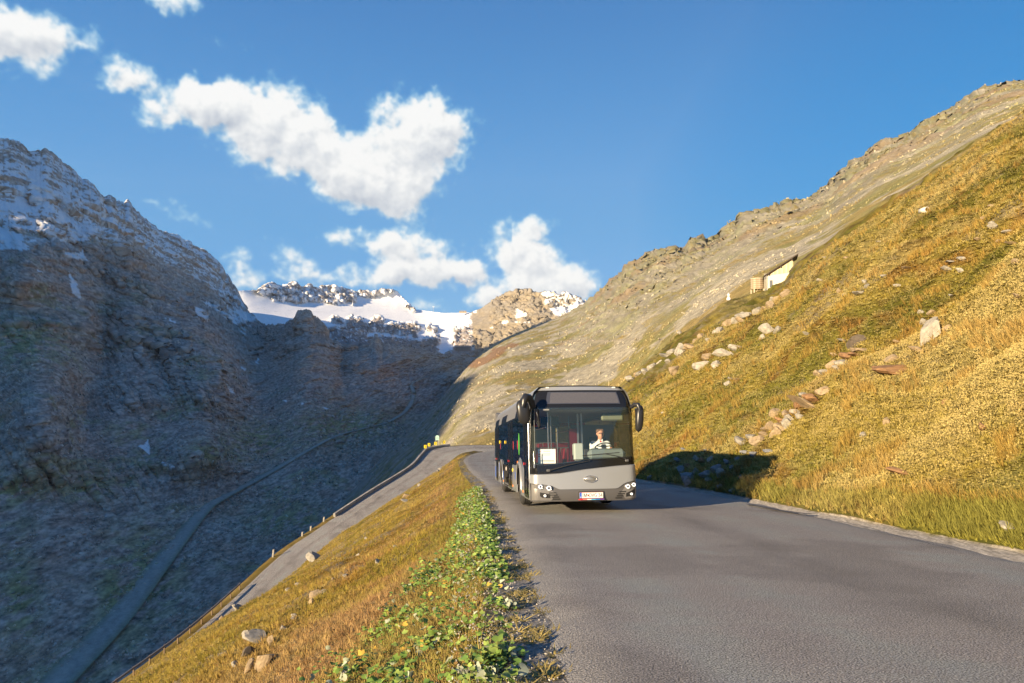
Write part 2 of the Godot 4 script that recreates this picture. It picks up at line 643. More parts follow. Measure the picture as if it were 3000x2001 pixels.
func build_hillside() -> void:
	var nu := 330
	var nv := 330
	var feet := []
	var tops := []
	for r in N_CREST:
		var f := road_edge(road_t(r[0]), true)
		feet.append(f)
		tops.append(P(r[1], r[2], r[3]))
	NS = sheet_base(nu, nv, func(u: float, v: float):
		var uu: float = 1.0 - u
		var a := spline(feet, uu)
		var b := spline(tops, uu)
		var out := (b - a)
		out.y = 0.0
		out = out.normalized()
		if v < 0.06:
			return a + out * (v / 0.06 * 1.0 - 0.35) + Vector3(0, -0.06 + v / 0.06 * 0.03, 0)
		if v > 0.985:
			return b + out * (v - 0.985) / 0.015 * 14.0 - Vector3(0, (v - 0.985) / 0.015 * 9.0, 0)
		var s := pow((v - 0.06) / 0.925, 2.0)
		var p := (a + out * 0.65).lerp(b, s)
		p.y += sin(s * PI) * 0.8 - 0.03
		return p)
	sheet_displace(NS, func(p: Vector3, px: float, py: float, k: int):
		var v: float = float(k / nu) / (nv - 1)
		if v < 0.06:
			return 0.012 * fb(p, 0.4)
		var g := sst(0.06, 0.55, v)
		var amp := 0.10 + 0.75 * g
		return amp * fb(p, 7.0) + amp * 0.8 * rg(p, 16.0) + 0.055 * fb(p, 1.1) * sst(0.06, 0.15, v) + amp * 0.35 * fb(p, 2.4))
	sheet_color(NS, func(p: Vector3, px: float, py: float, n: Vector3, k: int):
		var v: float = float(k / nu) / (nv - 1)
		var c := patch_color(p)
		var d: float = -p.z
		var stony := sst(0.22, 0.42, fb(p + Vector3(5, 50, 5), 11.0) + 0.5 * fb(p, 1.6)) * sst(0.15, 0.4, v)
		c = mixc(c, Color(0.36, 0.30, 0.22), stony * 0.55)
		var fine := fb(p, 0.35 + d * 0.010)
		c = c * (0.86 + 0.55 * fine + 0.25 * fb(p, 1.3))
		if v < 0.075:
			var e := sst(0.075, 0.05, v + 0.02 * fb(p, 0.5))
			c = mixc(c, Color(0.66, 0.60, 0.53) * (0.9 + 0.7 * fb(p, 0.10)), e)
		elif v < 0.17:
			c = mixc(c, Color(0.13, 0.135, 0.03), (1.0 - sst(0.09, 0.17, v)) * 0.7)
		c.a = 1.0
		return c)
	sheet_bins(NS)
	var o := inst("hillside", sheet_mesh(NS), ground_mat("turf", grain_image(512, 31, 0.05, 0.55, 1.0, 4, 1.0, 0.35), 0.5, 4.0))
	kind(o, "structure")

# pairs for the grassy bank: [road parameter above, road parameter below, bulge]
var BANK := [[13.0, 13.05, 0.0], [12.0, 13.6, 0.1], [11.0, 14.0, 0.3], [10.3, 15.0, 0.4], [9.7, 16.0, 0.2], [9.0, 17.0, 0.0], [8.3, 17.8, 0.0], [7.6, 18.5, 0.2], [6.8, 19.2, 0.5], [6.0, 20.0, 0.6], [5.4, 20.5, 1.2], [4.8, 21.0, 1.6], [4.2, 21.5, 2.1], [3.6, 22.0, 2.5], [3.0, 22.5, 2.7], [2.4, 23.0, 2.7], [1.0, 24.0, 3.0]]

func bank_row(a: Array, f: float, col: int) -> float:
	var i := mini(int(f), a.size() - 2)
	return lerpf(a[i][col], a[i + 1][col], f - i)

func build_bank() -> void:
	var nu := 300
	var nv := 230
	BS = sheet_base(nu, nv, func(u: float, v: float):
		var f: float = (1.0 - u) * (BANK.size() - 1)
		var a := road_edge(bank_row(BANK, f, 0), false)
		var b := road_edge(bank_row(BANK, f, 1), false)
		var bulge := bank_row(BANK, f, 2)
		var sh: float = minf(0.75, a.distance_to(b) * 0.1)
		a += Vector3(0.12, -0.05, 0)
		b += Vector3(-0.3, -0.06, 0)
		if v < 0.12:
			return a + Vector3(-sh * v / 0.12, -0.04 * v / 0.12, 0)
		var s := pow((v - 0.12) / 0.88, 1.9)
		var p := (a + Vector3(-sh, -0.04, 0)).lerp(b, s)
		p.y += bulge * 4.0 * s * (1.0 - s) * (0.55 + 0.9 * s)
		return p)
	sheet_displace(BS, func(p: Vector3, px: float, py: float, k: int):
		var v: float = float(k / nu) / (nv - 1)
		if v < 0.12:
			return 0.02 * fb(p, 0.25) * sst(0.0, 0.1, v)
		var g := sst(0.12, 0.5, v) * (1.0 - sst(0.88, 1.0, v))
		return (0.05 * sst(0.12, 0.22, v) + 0.30 * g) * fb(p, 5.0) + 0.05 * fb(p, 0.8) * g + 0.15 * g * rg(p, 9.0))
	sheet_color(BS, func(p: Vector3, px: float, py: float, n: Vector3, k: int):
		var v: float = float(k / nu) / (nv - 1)
		var d: float = -p.z
		var c := patch_color(p + Vector3(200, 0, 90))
		c = mixc(c, Color(0.36, 0.23, 0.035), 0.35)
		c = mixc(c, Color(0.34, 0.19, 0.10), 0.5 * exp(-pow((v - 0.32) / 0.12, 2)) * sst(-0.1, 0.3, fb(p, 3.0) + 0.1))
		var stony := sst(0.12, 0.36, fb(p + Vector3(9, 0, 90), 4.5) + 0.5 * fb(p, 0.9)) * sst(0.2, 0.42, v)
		c = mixc(c, Color(0.42, 0.35, 0.26), stony * 0.7)
		c = c * (0.85 + 0.5 * fb(p, 0.3 + d * 0.008))
		var grav := 1.0 - sst(0.085, 0.15, v + 0.05 * fb(p, 0.5))
		c = mixc(c, Color(0.46, 0.42, 0.37) * (1.0 + 0.6 * fb(p, 0.06)), grav * (1.0 if d < 45.0 else 0.6))
		c.a = 1.0
		return c)
	sheet_bins(BS)
	var o := inst("embankment", sheet_mesh(BS), mats["turf"])
	kind(o, "structure")
	# the outer side of the lower road: a strip of turf that breaks away into the valley
	var sh2 := sheet_base(260, 26, func(u: float, v: float):
		var tt: float = lerpf(11.0, 24.0, 1.0 - u)
		var a := road_edge(tt, true)
		var b := road_edge(tt, false)
		var q := a - b
		q.y = 0
		q = q.normalized()
		var w: float = v * v
		return a + q * (-0.4 + w * 46.0) + Vector3(0, -0.05 - (0.0 if v < 0.16 else pow(v - 0.16, 1.5) * 52.0), 0))
	sheet_displace(sh2, func(p: Vector3, px: float, py: float, k: int):
		return 0.06 * fb(p, 0.8) + 0.5 * fb(p, 6.0) * sst(5.0, 12.0, float(k / 260)))
	sheet_color(sh2, func(p: Vector3, px: float, py: float, n: Vector3, k: int):
		var c := mixc(patch_color(p), Color(0.33, 0.20, 0.05), 0.5)
		c = c * (0.9 + 0.5 * fb(p, 0.6))
		c.a = 1.0
		return c)
	var o2 := inst("road_shoulder", sheet_mesh(sh2), mats["turf"])
	kind(o2, "structure")

# ---------------------------------------------------------------- far terrain
func fz(p: Vector3, s: float) -> float:
	# slopes seen at a low angle: the pattern is drawn out along the valley
	return fbm.get_noise_3d(p.x / s, p.y * 1.25 / s, 320.0 * log(1.0 + absf(p.z) / 320.0) / s)

func rz(p: Vector3, s: float) -> float:
	return rdg.get_noise_3d(p.x / s, p.y * 1.25 / s, 320.0 * log(1.0 + absf(p.z) / 320.0) / s)

var SKY_V := [[-700, 300], [-400, 350], [-200, 380], [-60, 392], [0, 403], [51, 409], [68, 424], [81, 438], [110, 440], [137, 432], [150, 440], [162, 452], [190, 478], [214, 498], [239, 517], [252, 518], [278, 547], [299, 570], [315, 571], [329, 574], [342, 585], [360, 586], [376, 582], [386, 598], [397, 615], [432, 638], [466, 670], [495, 676], [521, 685], [556, 707], [575, 720], [598, 726], [615, 742], [632, 760], [654, 794], [675, 822], [692, 846], [702, 868], [722, 905], [762, 944], [812, 952], [858, 936], [868, 918], [884, 906], [905, 908], [922, 925], [942, 942], [960, 984], [1000, 1004], [1060, 1012], [1085, 1006], [1100, 978], [1108, 986], [1118, 1010], [1160, 1010], [1210, 1016], [1250, 1024], [1280, 1032], [1330, 1034], [1400, 1038]]
var SKY_G := [[560, 880], [690, 853], [709, 851], [750, 850], [770, 839], [790, 831], [802, 827], [812, 835], [825, 839], [845, 832], [865, 826], [880, 836], [893, 839], [905, 833], [918, 842], [935, 846], [945, 838], [955, 836], [975, 837], [990, 843], [1010, 846], [1030, 853], [1046, 858], [1052, 852], [1070, 854], [1085, 857], [1100, 852], [1118, 848], [1135, 843], [1146, 850], [1163, 850], [1172, 862], [1180, 872], [1195, 895], [1212, 906], [1260, 912], [1300, 917], [1379, 916], [1409, 903], [1430, 888], [1455, 872], [1475, 864], [1493, 855], [1513, 850], [1528, 848], [1543, 845], [1566, 857], [1580, 858], [1597, 853], [1627, 861], [1640, 860], [1654, 855], [1670, 862], [1689, 869], [1712, 884], [1760, 905], [1900, 960]]
var SKY_R := [[1320, 1140], [1340, 1090], [1380, 1045], [1420, 1020], [1480, 985], [1560, 955], [1640, 928], [1690, 910], [1705, 902], [1735, 878], [1767, 855], [1800, 826], [1828, 805], [1855, 777], [1880, 762], [1900, 752], [1919, 755], [1939, 741], [1961, 747], [1977, 738], [2002, 744], [2016, 738], [2028, 716], [2038, 705], [2055, 705], [2070, 716], [2083, 722], [2105, 713], [2122, 711], [2138, 674], [2166, 661], [2177, 633], [2194, 622], [2216, 630], [2244, 619], [2288, 622], [2310, 606], [2333, 597], [2366, 600], [2410, 580], [2432, 566], [2455, 533], [2480, 503], [2505, 477], [2532, 475], [2560, 449], [2588, 427], [2632, 416], [2682, 400], [2704, 375], [2754, 350], [2804, 328], [2840, 296], [2865, 278], [2893, 269], [2965, 255], [3000, 257], [3100, 235], [3400, 120]]
var TRACK := [[60, 2130, 80], [150, 2020, 74], [330, 1830, 62], [480, 1640, 44], [590, 1505, 30], [640, 1467, 26], [780, 1392, 17], [960, 1290, 11], [1060, 1258, 9], [1130, 1240, 9], [1180, 1212, 10], [1205, 1180, 10], [1212, 1150, 9], [1205, 1128, 7], [1232, 1112, 6], [1290, 1092, 5]]

func gully(p: Vector3) -> float:
	# ribs and gullies running down the fall line: steeply in the rock steps, slanting on the massif
	var q := proj(p)
	var k := 0.6 * sst(800.0, 450.0, q.x)
	var c := q.x - k * (q.y - 1000.0) + 26.0 * fz(p, 70.0)
	var broken := sst(-0.25, 0.3, fz(p + Vector3(500, 0, 0), 160.0)) * (1.0 - 0.6 * sst(640.0, 800.0, q.x))
	return broken * (0.65 * rdg.get_noise_2d(c / 130.0, q.y / 700.0) + 0.5 * rdg.get_noise_2d(c / 52.0 + 40.0, q.y / 300.0))

func soft(a: Array, x: float, col: int, r: float) -> float:
	# a table read with its kinks rounded off
	var t := 0.0
	var w := 0.0
	for k in range(-16, 17):
		var g := exp(-k * k / 96.0)
		t += g * tab(a, x + r * k / 16.0, col)
		w += g
	return t / w

func inv_mix(a: float, b: float, t: float) -> float:
	return 1.0 / lerpf(1.0 / a, 1.0 / b, t)

func build_mountain() -> void:
	# the left massif, the dark rock steps below the glacier and the valley floor
	var nu := 600
	var nv := 540
	var low := [[-700, 2700, 200], [-300, 2450, 215], [0, 2280, 240], [200, 2150, 260], [400, 2020, 290], [640, 1790, 360], [850, 1600, 470], [1000, 1480, 600], [1150, 1340, 850], [1250, 1240, 1200], [1330, 1160, 1600], [1400, 1110, 2000]]
	var top := [[-700, 900], [-300, 1120], [0, 1320], [300, 1620], [500, 2050], [620, 2450], [690, 2700], [760, 2000], [900, 1650], [1100, 1800], [1280, 2150], [1400, 2500]]
	var cache := []
	for i in range(nu):
		var x := lerpf(-640.0, 1395.0, pow(float(i) / (nu - 1), 0.93))
		cache.append([x, soft(low, x, 1, 120.0), soft(low, x, 2, 120.0), soft(SKY_V, x, 1, 110.0), tab(SKY_V, x) + 9.0 * fbm.get_noise_2d(x / 24.0, 0.0) - 7.0 * absf(fbm.get_noise_2d(x / 11.0, 3.0)) + 4.0 * fbm.get_noise_2d(x / 5.0, 5.0) + 3.0, soft(top, x, 1, 90.0)])
	VS = sheet_base(nu, nv, func(u: float, v: float):
		var cc: Array = cache[int(round(u * (nu - 1)))]
		var px: float = cc[0]
		var y0: float = cc[1]
		var y1: float = cc[4]
		if v > 0.985:
			var e: float = (v - 0.985) / 0.015
			return P(px, y1, cc[5]) + Vector3(0, -e * 130.0, -e * 190.0)
		var t: float = v / 0.985
		var py: float = lerpf(y0, cc[3], t) + (y1 - cc[3]) * pow(t, 12.0)
		# gentle below, steep above
		var g := lerpf(t, 1.0 - pow(1.0 - t, 1.45), 0.75)
		var d := inv_mix(cc[2], cc[5], g)
		return P(px, py, d))
	var bumps := [[620, 1190, 150, 200, 70], [560, 1330, 120, 70, 30], [110, 1190, 120, 190, 60], [300, 1000, 60, 240, -50], [240, 1180, 50, 140, -45], [880, 1050, 120, 110, 45], [1090, 1060, 110, 60, 40], [880, 940, 35, 40, 30], [1000, 1060, 22, 90, -35], [760, 1010, 40, 80, -30], [60, 800, 90, 120, 60], [1230, 1040, 80, 30, 30]]
	var spur := [[300, 575, 1], [345, 680, 1], [430, 800, 1], [520, 930, 1], [640, 1060, 1]]
	var spur2 := [[100, 440, 1], [160, 600, 1], [110, 760, 1]]
	sheet_relief(VS, func(p: Vector3, px: float, py: float, k: int):
		var d: float = -p.z
		var v: float = float(k / nu) / (nv - 1)
		var m: float = d * 0.030 * rz(p, 190.0) + d * 0.018 * rz(p, 85.0) + d * 0.040 * gully(p) * sst(0.26, 0.5, v)
		for b in bumps:
			var q: float = pow((px - b[0]) / b[2], 2) + pow((py - b[1]) / b[3], 2)
			if q < 4.0:
				m += 1.7 * b[4] * exp(-q * 1.4)
		m += 170.0 * exp(-pow(seg_dist(spur, px, py).x / 95.0, 2))
		m += 45.0 * exp(-pow(seg_dist(spur2, px, py).x / 75.0, 2))
		m *= 0.4 + 0.6 * sst(1.0, 0.95, v)
		m *= 0.12 + 0.88 * sst(0.10, 0.45, v)
		return m)
	sheet_displace(VS, func(p: Vector3, px: float, py: float, k: int):
		var d: float = -p.z
		var v: float = float(k / nu) / (nv - 1)
		return clampf(1.25 - VS.n[k].y, 0.12, 1.0) * d * (0.012 * gully(p) * sst(0.26, 0.5, v) + 0.0035 * rz(p, 34.0) + 0.0026 * rz(p, 12.0) + 0.0016 * rz(p, 6.0)) * (0.35 + 0.65 * sst(0.08, 0.4, v)) * sst(1.0, 0.96, v))
	var snow := prep([[49, 538, 90, 540, 92, 492, 122, 490, 126, 530, 150, 552, 184, 560, 190, 576, 145, 589, 128, 602, 73, 623, -60, 640, -60, 600, 47, 593], [214, 546, 202, 593, 197, 628, 214, 645, 184, 659, 154, 647, 173, 628, 171, 602, 200, 551],
		[226, 655, 265, 658, 300, 668, 329, 664, 278, 683, 256, 702, 192, 711, 171, 705, 209, 688, 197, 666], [-80, 655, 0, 664, 34, 679, 68, 683, 64, 696, 83, 731, -80, 728], [184, 737, 231, 743, 246, 729, 248, 747, 262, 765, 239, 761, 197, 754],
		[199, 795, 214, 814, 232, 841, 235, 878, 213, 860, 206, 820], [77, 705, 103, 699, 107, 707, 85, 711], [487, 930, 518, 937, 514, 945, 500, 941], [576, 900, 599, 910, 613, 927, 608, 942, 573, 920], [596, 882, 641, 895, 660, 922, 632, 911],
		[402, 1306, 424, 1302, 435, 1284, 439, 1332], [472, 1350, 500, 1358, 535, 1377, 500, 1370], [656, 1123, 683, 1136, 688, 1152, 676, 1148], [750, 1052, 757, 1052, 758, 1068, 751, 1066], [709, 1076, 723, 1081, 724, 1087, 712, 1083], [828, 1173, 846, 1171, 842, 1179], [880, 1179, 892, 1183, 882, 1186], [945, 1192, 963, 1199, 950, 1201],
		[700, 905, 722, 912, 750, 935, 738, 945, 715, 935, 690, 915], [640, 905, 680, 925, 700, 950, 660, 935], [985, 990, 994, 985, 1000, 1000, 988, 1000], [290, 980, 300, 986, 300, 994, 292, 990], [112, 790, 124, 792, 120, 798, 112, 796], [493, 935, 500, 932, 517, 942, 505, 944], [715, 948, 735, 955, 738, 962, 720, 958]])
	var green := [[20, 1440, 130, 60], [250, 1430, 90, 40], [420, 1690, 140, 170], [330, 1760, 60, 170], [60, 1000, 150, 90], [1020, 1250, 200, 60], [760, 1290, 120, 60], [600, 1330, 60, 40], [860, 1530, 160, 60], [60, 1760, 70, 160]]
	sheet_color(VS, func(p: Vector3, px: float, py: float, n: Vector3, k: int):
		var wx := 9.0 * fz(p, 30.0)
		var wy := 7.0 * fz(p + Vector3(300, 0, 0), 30.0)
		var rock := Color(0.092, 0.090, 0.092)
		var v1 := fz(p, 120.0)
		var v2 := rz(p, 26.0)
		rock = mixc(rock, Color(0.118, 0.094, 0.080), sst(-0.05, 0.4, v1))
		rock = mixc(rock, Color(0.155, 0.16, 0.158), sst(0.05, 0.5, v2) * 0.7)
		var talus := Color(0.118, 0.104, 0.098) * (1.0 + 0.7 * fz(p, 3.5) + 0.35 * fz(p, 14.0))
		var gl := gully(p)
		var c := mixc(talus, rock, clampf(sst(0.86, 0.62, n.y + 0.12 * v2) * 0.6 + sst(-0.25, 0.35, gl + 0.3 * v2 + 0.2 * fz(p, 9.0)) * 0.7, 0.0, 1.0))
		c = mixc(c, Color(0.135, 0.100, 0.080), 0.6 * sst(0.0, 0.5, fz(p + Vector3(0, 900, 0), 60.0)))
		var gr := 0.0
		for g in green:
			gr = maxf(gr, exp(-(pow((px - g[0]) / g[2], 2) + pow((py - g[1]) / g[3], 2)) * 1.2))
		gr = maxf(gr * 0.9, 0.55 * sst(0.1, 0.4, fz(p + Vector3(0, 0, 500), 80.0)) * sst(1500.0, 700.0, -p.z))
		c = mixc(c, Color(0.085, 0.098, 0.048), gr * sst(-0.25, 0.25, fz(p, 9.0) + 0.1))
		c = c * (1.0 + 0.7 * fz(p, 6.0) + 0.7 * fz(p, 2.2))
		# snow: lasting patches, and fresh dust on the ledges of the high faces
		var sn := 0.0
		if in_polys(snow, px + wx, py + wy):
			sn = 1.0
		var high := sst(820.0, 560.0, py - 0.05 * px) * sst(760.0, 600.0, px) * 0.75
		if px > 280 and px < 720:
			var below := py - tab(SKY_V, px)
			high = maxf(high, 0.9 * sst(150.0, 30.0, below))
		elif px <= 280:
			high = maxf(high, sst(700.0, 600.0, py))
		var led := fz(p, 13.0) + 0.8 * fz(p + Vector3(0, 0, 70), 50.0) + 0.5 * (n.y - 0.6)
		sn = maxf(sn, sst(0.07, 0.13, led + 0.14 * (high - 0.75)) * sst(0.2, 0.5, high))
		c = mixc(Color(c.r * 4.1, c.g * 3.45, c.b * 2.95), Color(1.0, 1.0, 1.0), sn)
		c.a = 1.0
		return c)
	sheet_bins(VS)
	var o := inst("mountain", sheet_mesh(VS), ground_mat("crag", grain_image(512, 41, 0.03, 0.82, 1.0, 5, 1.0, 0.2), 0.02, 10.0))
	kind(o, "structure")
	# the gravel track on the valley floor
	var tr := sheet_base(7, 240, func(u: float, v: float):
		var pts := []
		for q in TRACK:
			pts.append(Vector3(q[0], q[1], q[2]))
		var c := spline(pts, v)
		var e := spline(pts, minf(v + 0.004, 1.0)) - spline(pts, maxf(v - 0.004, 0.0))
		var k := hit(VS, clampf(c.x, -190.0, 1400.0), c.y)
		var dd: float = -VS.p[k].z
		var side := Vector2(1.0, 0.0)
		var x: float = c.x + side.x * (u - 0.5) * c.z * 1.5
		var kk := hit(VS, x, c.y)
		var d2: float = lerpf(dd, -VS.p[kk].z, 0.5)
		return P(x, c.y, d2) + Vector3(0, 0.9, 0))
	for it in range(3):
		var old := tr.p.duplicate()
		for j in range(1, 239):
			for i in range(7):
				tr.p[j * 7 + i] = (old[(j - 1) * 7 + i] + old[j * 7 + i] * 2.0 + old[(j + 1) * 7 + i]) * 0.25
	sheet_normals(tr)
	sheet_color(tr, func(p: Vector3, px: float, py: float, n: Vector3, k: int):
		var c := Color(0.46, 0.45, 0.40) * (1.0 + 0.3 * fz(p, 4.0))
		var u: float = (k % 7) / 6.0
		c = mixc(c, Color(0.30, 0.31, 0.19), sst(0.3, 0.0, minf(u, 1.0 - u)) * 0.9)
		c.a = 1.0
		return c)
	var o2 := inst("valley_track", sheet_mesh(tr), mats["crag"])
	kind(o2, "structure")

func build_glacier() -> void:
	var nu := 420
	var nv := 190
	var top := [[560, 2900], [690, 2750], [900, 3300], [1130, 3600], [1212, 3500], [1379, 3300], [1543, 2900], [1712, 2700], [1900, 2500]]
	var low := [[560, 1080, 1900], [760, 1080, 2000], [1000, 1080, 2050], [1280, 1075, 2300], [1400, 1085, 2300], [1543, 1060, 2100], [1712, 1020, 2000], [1900, 1000, 2000]]
	var rocks := prep([[700, 840, 745, 852, 790, 866, 800, 880, 852, 877, 870, 884, 900, 880, 915, 882, 950, 884, 975, 890, 988, 894, 1005, 891, 1020, 877, 1028, 868, 1033, 894, 1039, 878, 1046, 862, 1070, 868, 1090, 866, 1112, 862, 1136, 856, 1150, 856, 1165, 842, 1000, 800, 690, 800], [1163, 846, 1186, 885, 1198, 903, 1215, 912, 1215, 900, 1190, 880, 1175, 850],
		[975, 922, 988, 928, 1010, 948, 1004, 954, 975, 940], [1014, 956, 1020, 935, 1033, 924, 1041, 936, 1050, 932, 1063, 934, 1066, 945, 1084, 946, 1090, 934, 1104, 928, 1118, 930, 1126, 940, 1121, 950, 1130, 966, 1118, 974, 1100, 968, 1080, 972, 1070, 990, 1020, 1010, 970, 1000, 965, 965], [1124, 966, 1136, 950, 1150, 944, 1158, 950, 1172, 950, 1184, 946, 1192, 952, 1196, 942, 1208, 950, 1220, 947, 1233, 961, 1221, 975, 1226, 991, 1210, 990, 1205, 976, 1196, 978, 1190, 987, 1183, 979, 1170, 979, 1158, 977, 1146, 984, 1139, 974],
		[1248, 956, 1262, 952, 1266, 960, 1276, 965, 1272, 976, 1259, 975], [1236, 996, 1260, 990, 1282, 984, 1287, 1002, 1270, 1020, 1240, 1020], [1326, 958, 1340, 963, 1365, 966, 1404, 966, 1440, 985, 1440, 1090, 1290, 1090, 1332, 1012], [1180, 990, 1240, 1000, 1285, 1020, 1285, 1090, 900, 1090, 960, 1000, 1100, 985]])
	var snow := prep([[1514, 906, 1547, 918, 1540, 926, 1511, 933], [1587, 857, 1600, 854, 1625, 863, 1610, 868, 1592, 868], [1610, 904, 1650, 896, 1710, 886, 1712, 895, 1696, 908, 1665, 916, 1640, 928, 1620, 918], [1461, 946, 1488, 938, 1486, 946, 1470, 951], [1507, 940, 1552, 944, 1552, 947, 1507, 943], [1430, 962, 1448, 957, 1444, 963]])
	var cache := []
	for i in range(nu):
		var x := lerpf(560.0, 1900.0, float(i) / (nu - 1))
		cache.append([x, soft(low, x, 1, 150.0), soft(low, x, 2, 150.0), soft(SKY_G, x, 1, 170.0), tab(SKY_G, x) + 1.6 * fbm.get_noise_2d(x / 5.0, 9.0), soft(top, x, 1, 120.0)])
	var sh := sheet_base(nu, nv, func(u: float, v: float):
		var cc: Array = cache[int(round(u * (nu - 1)))]
		if v > 0.97:
			var e: float = (v - 0.97) / 0.03
			return P(cc[0], cc[4], cc[5]) + Vector3(0, -e * 130.0, -e * 240.0)
		var t: float = v / 0.97
		return P(cc[0], lerpf(cc[1], cc[3], t) + (cc[4] - cc[3]) * pow(t, 16.0), inv_mix(cc[2], cc[5], 1.0 - pow(1.0 - t, 1.5))))
	sheet_relief(sh, func(p: Vector3, px: float, py: float, k: int):
		var rk := 1.0 if in_polys(rocks, px, py) or px > 1440 else 0.0
		var v: float = float(k / nu) / (nv - 1)
		var m: float = 10.0 * fz(p, 260.0) + rk * (60.0 * rz(p, 110.0) + 26.0 * rz(p, 34.0))
		# the saddle of the glacier sags a little, its shoulder swells
		m += 30.0 * exp(-(pow((px - 1120) / 150.0, 2) + pow((py - 900) / 14.0, 2)))
		return m * sst(1.0, 0.95, v))
	sheet_displace(sh, func(p: Vector3, px: float, py: float, k: int):
		var rk := 1.0 if in_polys(rocks, px, py) or px > 1440 else 0.0
		var v: float = float(k / nu) / (nv - 1)
		return rk * (16.0 * rz(p, 60.0) + 8.0 * rz(p, 24.0)) * sst(1.0, 0.95, v))
	sheet_color(sh, func(p: Vector3, px: float, py: float, n: Vector3, k: int):
		var wx := 5.0 * fz(p, 26.0)
		var wy := 4.0 * fz(p + Vector3(0, 0, 700), 26.0)
		var rock := mixc(Color(0.36, 0.30, 0.265), Color(0.28, 0.265, 0.265), 0.5 + fz(p, 60.0)) * (1.0 + 0.5 * fz(p, 14.0))
		var c := Color(1.0, 1.0, 1.0) * (1.0 + 0.05 * fz(p, 40.0))
		var bound := px + 0.55 * (py - 916.0)
		if bound > 1386.0 + 30.0 * fz(p, 40.0) or in_polys(rocks, px + wx, py + wy):
			c = rock
			if px > 1385:
				c = mixc(Color(0.36, 0.295, 0.20), Color(0.27, 0.24, 0.20), 0.5 + 1.2 * fz(p, 70.0)) * (1.0 + 0.45 * fz(p, 16.0))
				if in_polys(snow, px + wx * 0.6, py + wy * 0.6):
					c = Color(1.0, 1.0, 1.0)
				if px > 1600 and py < 892 and fz(p, 16.0) + 0.5 * fz(p, 6.0) > 0.06:
					c = Color(0.97, 0.98, 1.0)
			elif py < 905:
				var led := fz(Vector3(p.x, p.y * 0.7, p.z), 22.0) + 0.5 * fz(p, 8.0)
				c = mixc(c, Color(0.97, 0.98, 1.0), sst(-0.02, 0.12, led + 0.06))
			elif py < 1000 and fz(p, 9.0) > 0.28:
				c = Color(0.97, 0.98, 1.0)
		elif fz(Vector3(p.x, p.y * 8.0, p.z), 60.0) > 0.42 and py > 890:
			c = c * 0.86
		c.a = 1.0
		return c)
	var o := inst("glacier", sheet_mesh(sh), ground_mat("ice", grain_image(256, 43, 0.03, 0.9, 1.0, 4, 1.0, 0.05), 0.01, 2.0))
	kind(o, "structure")

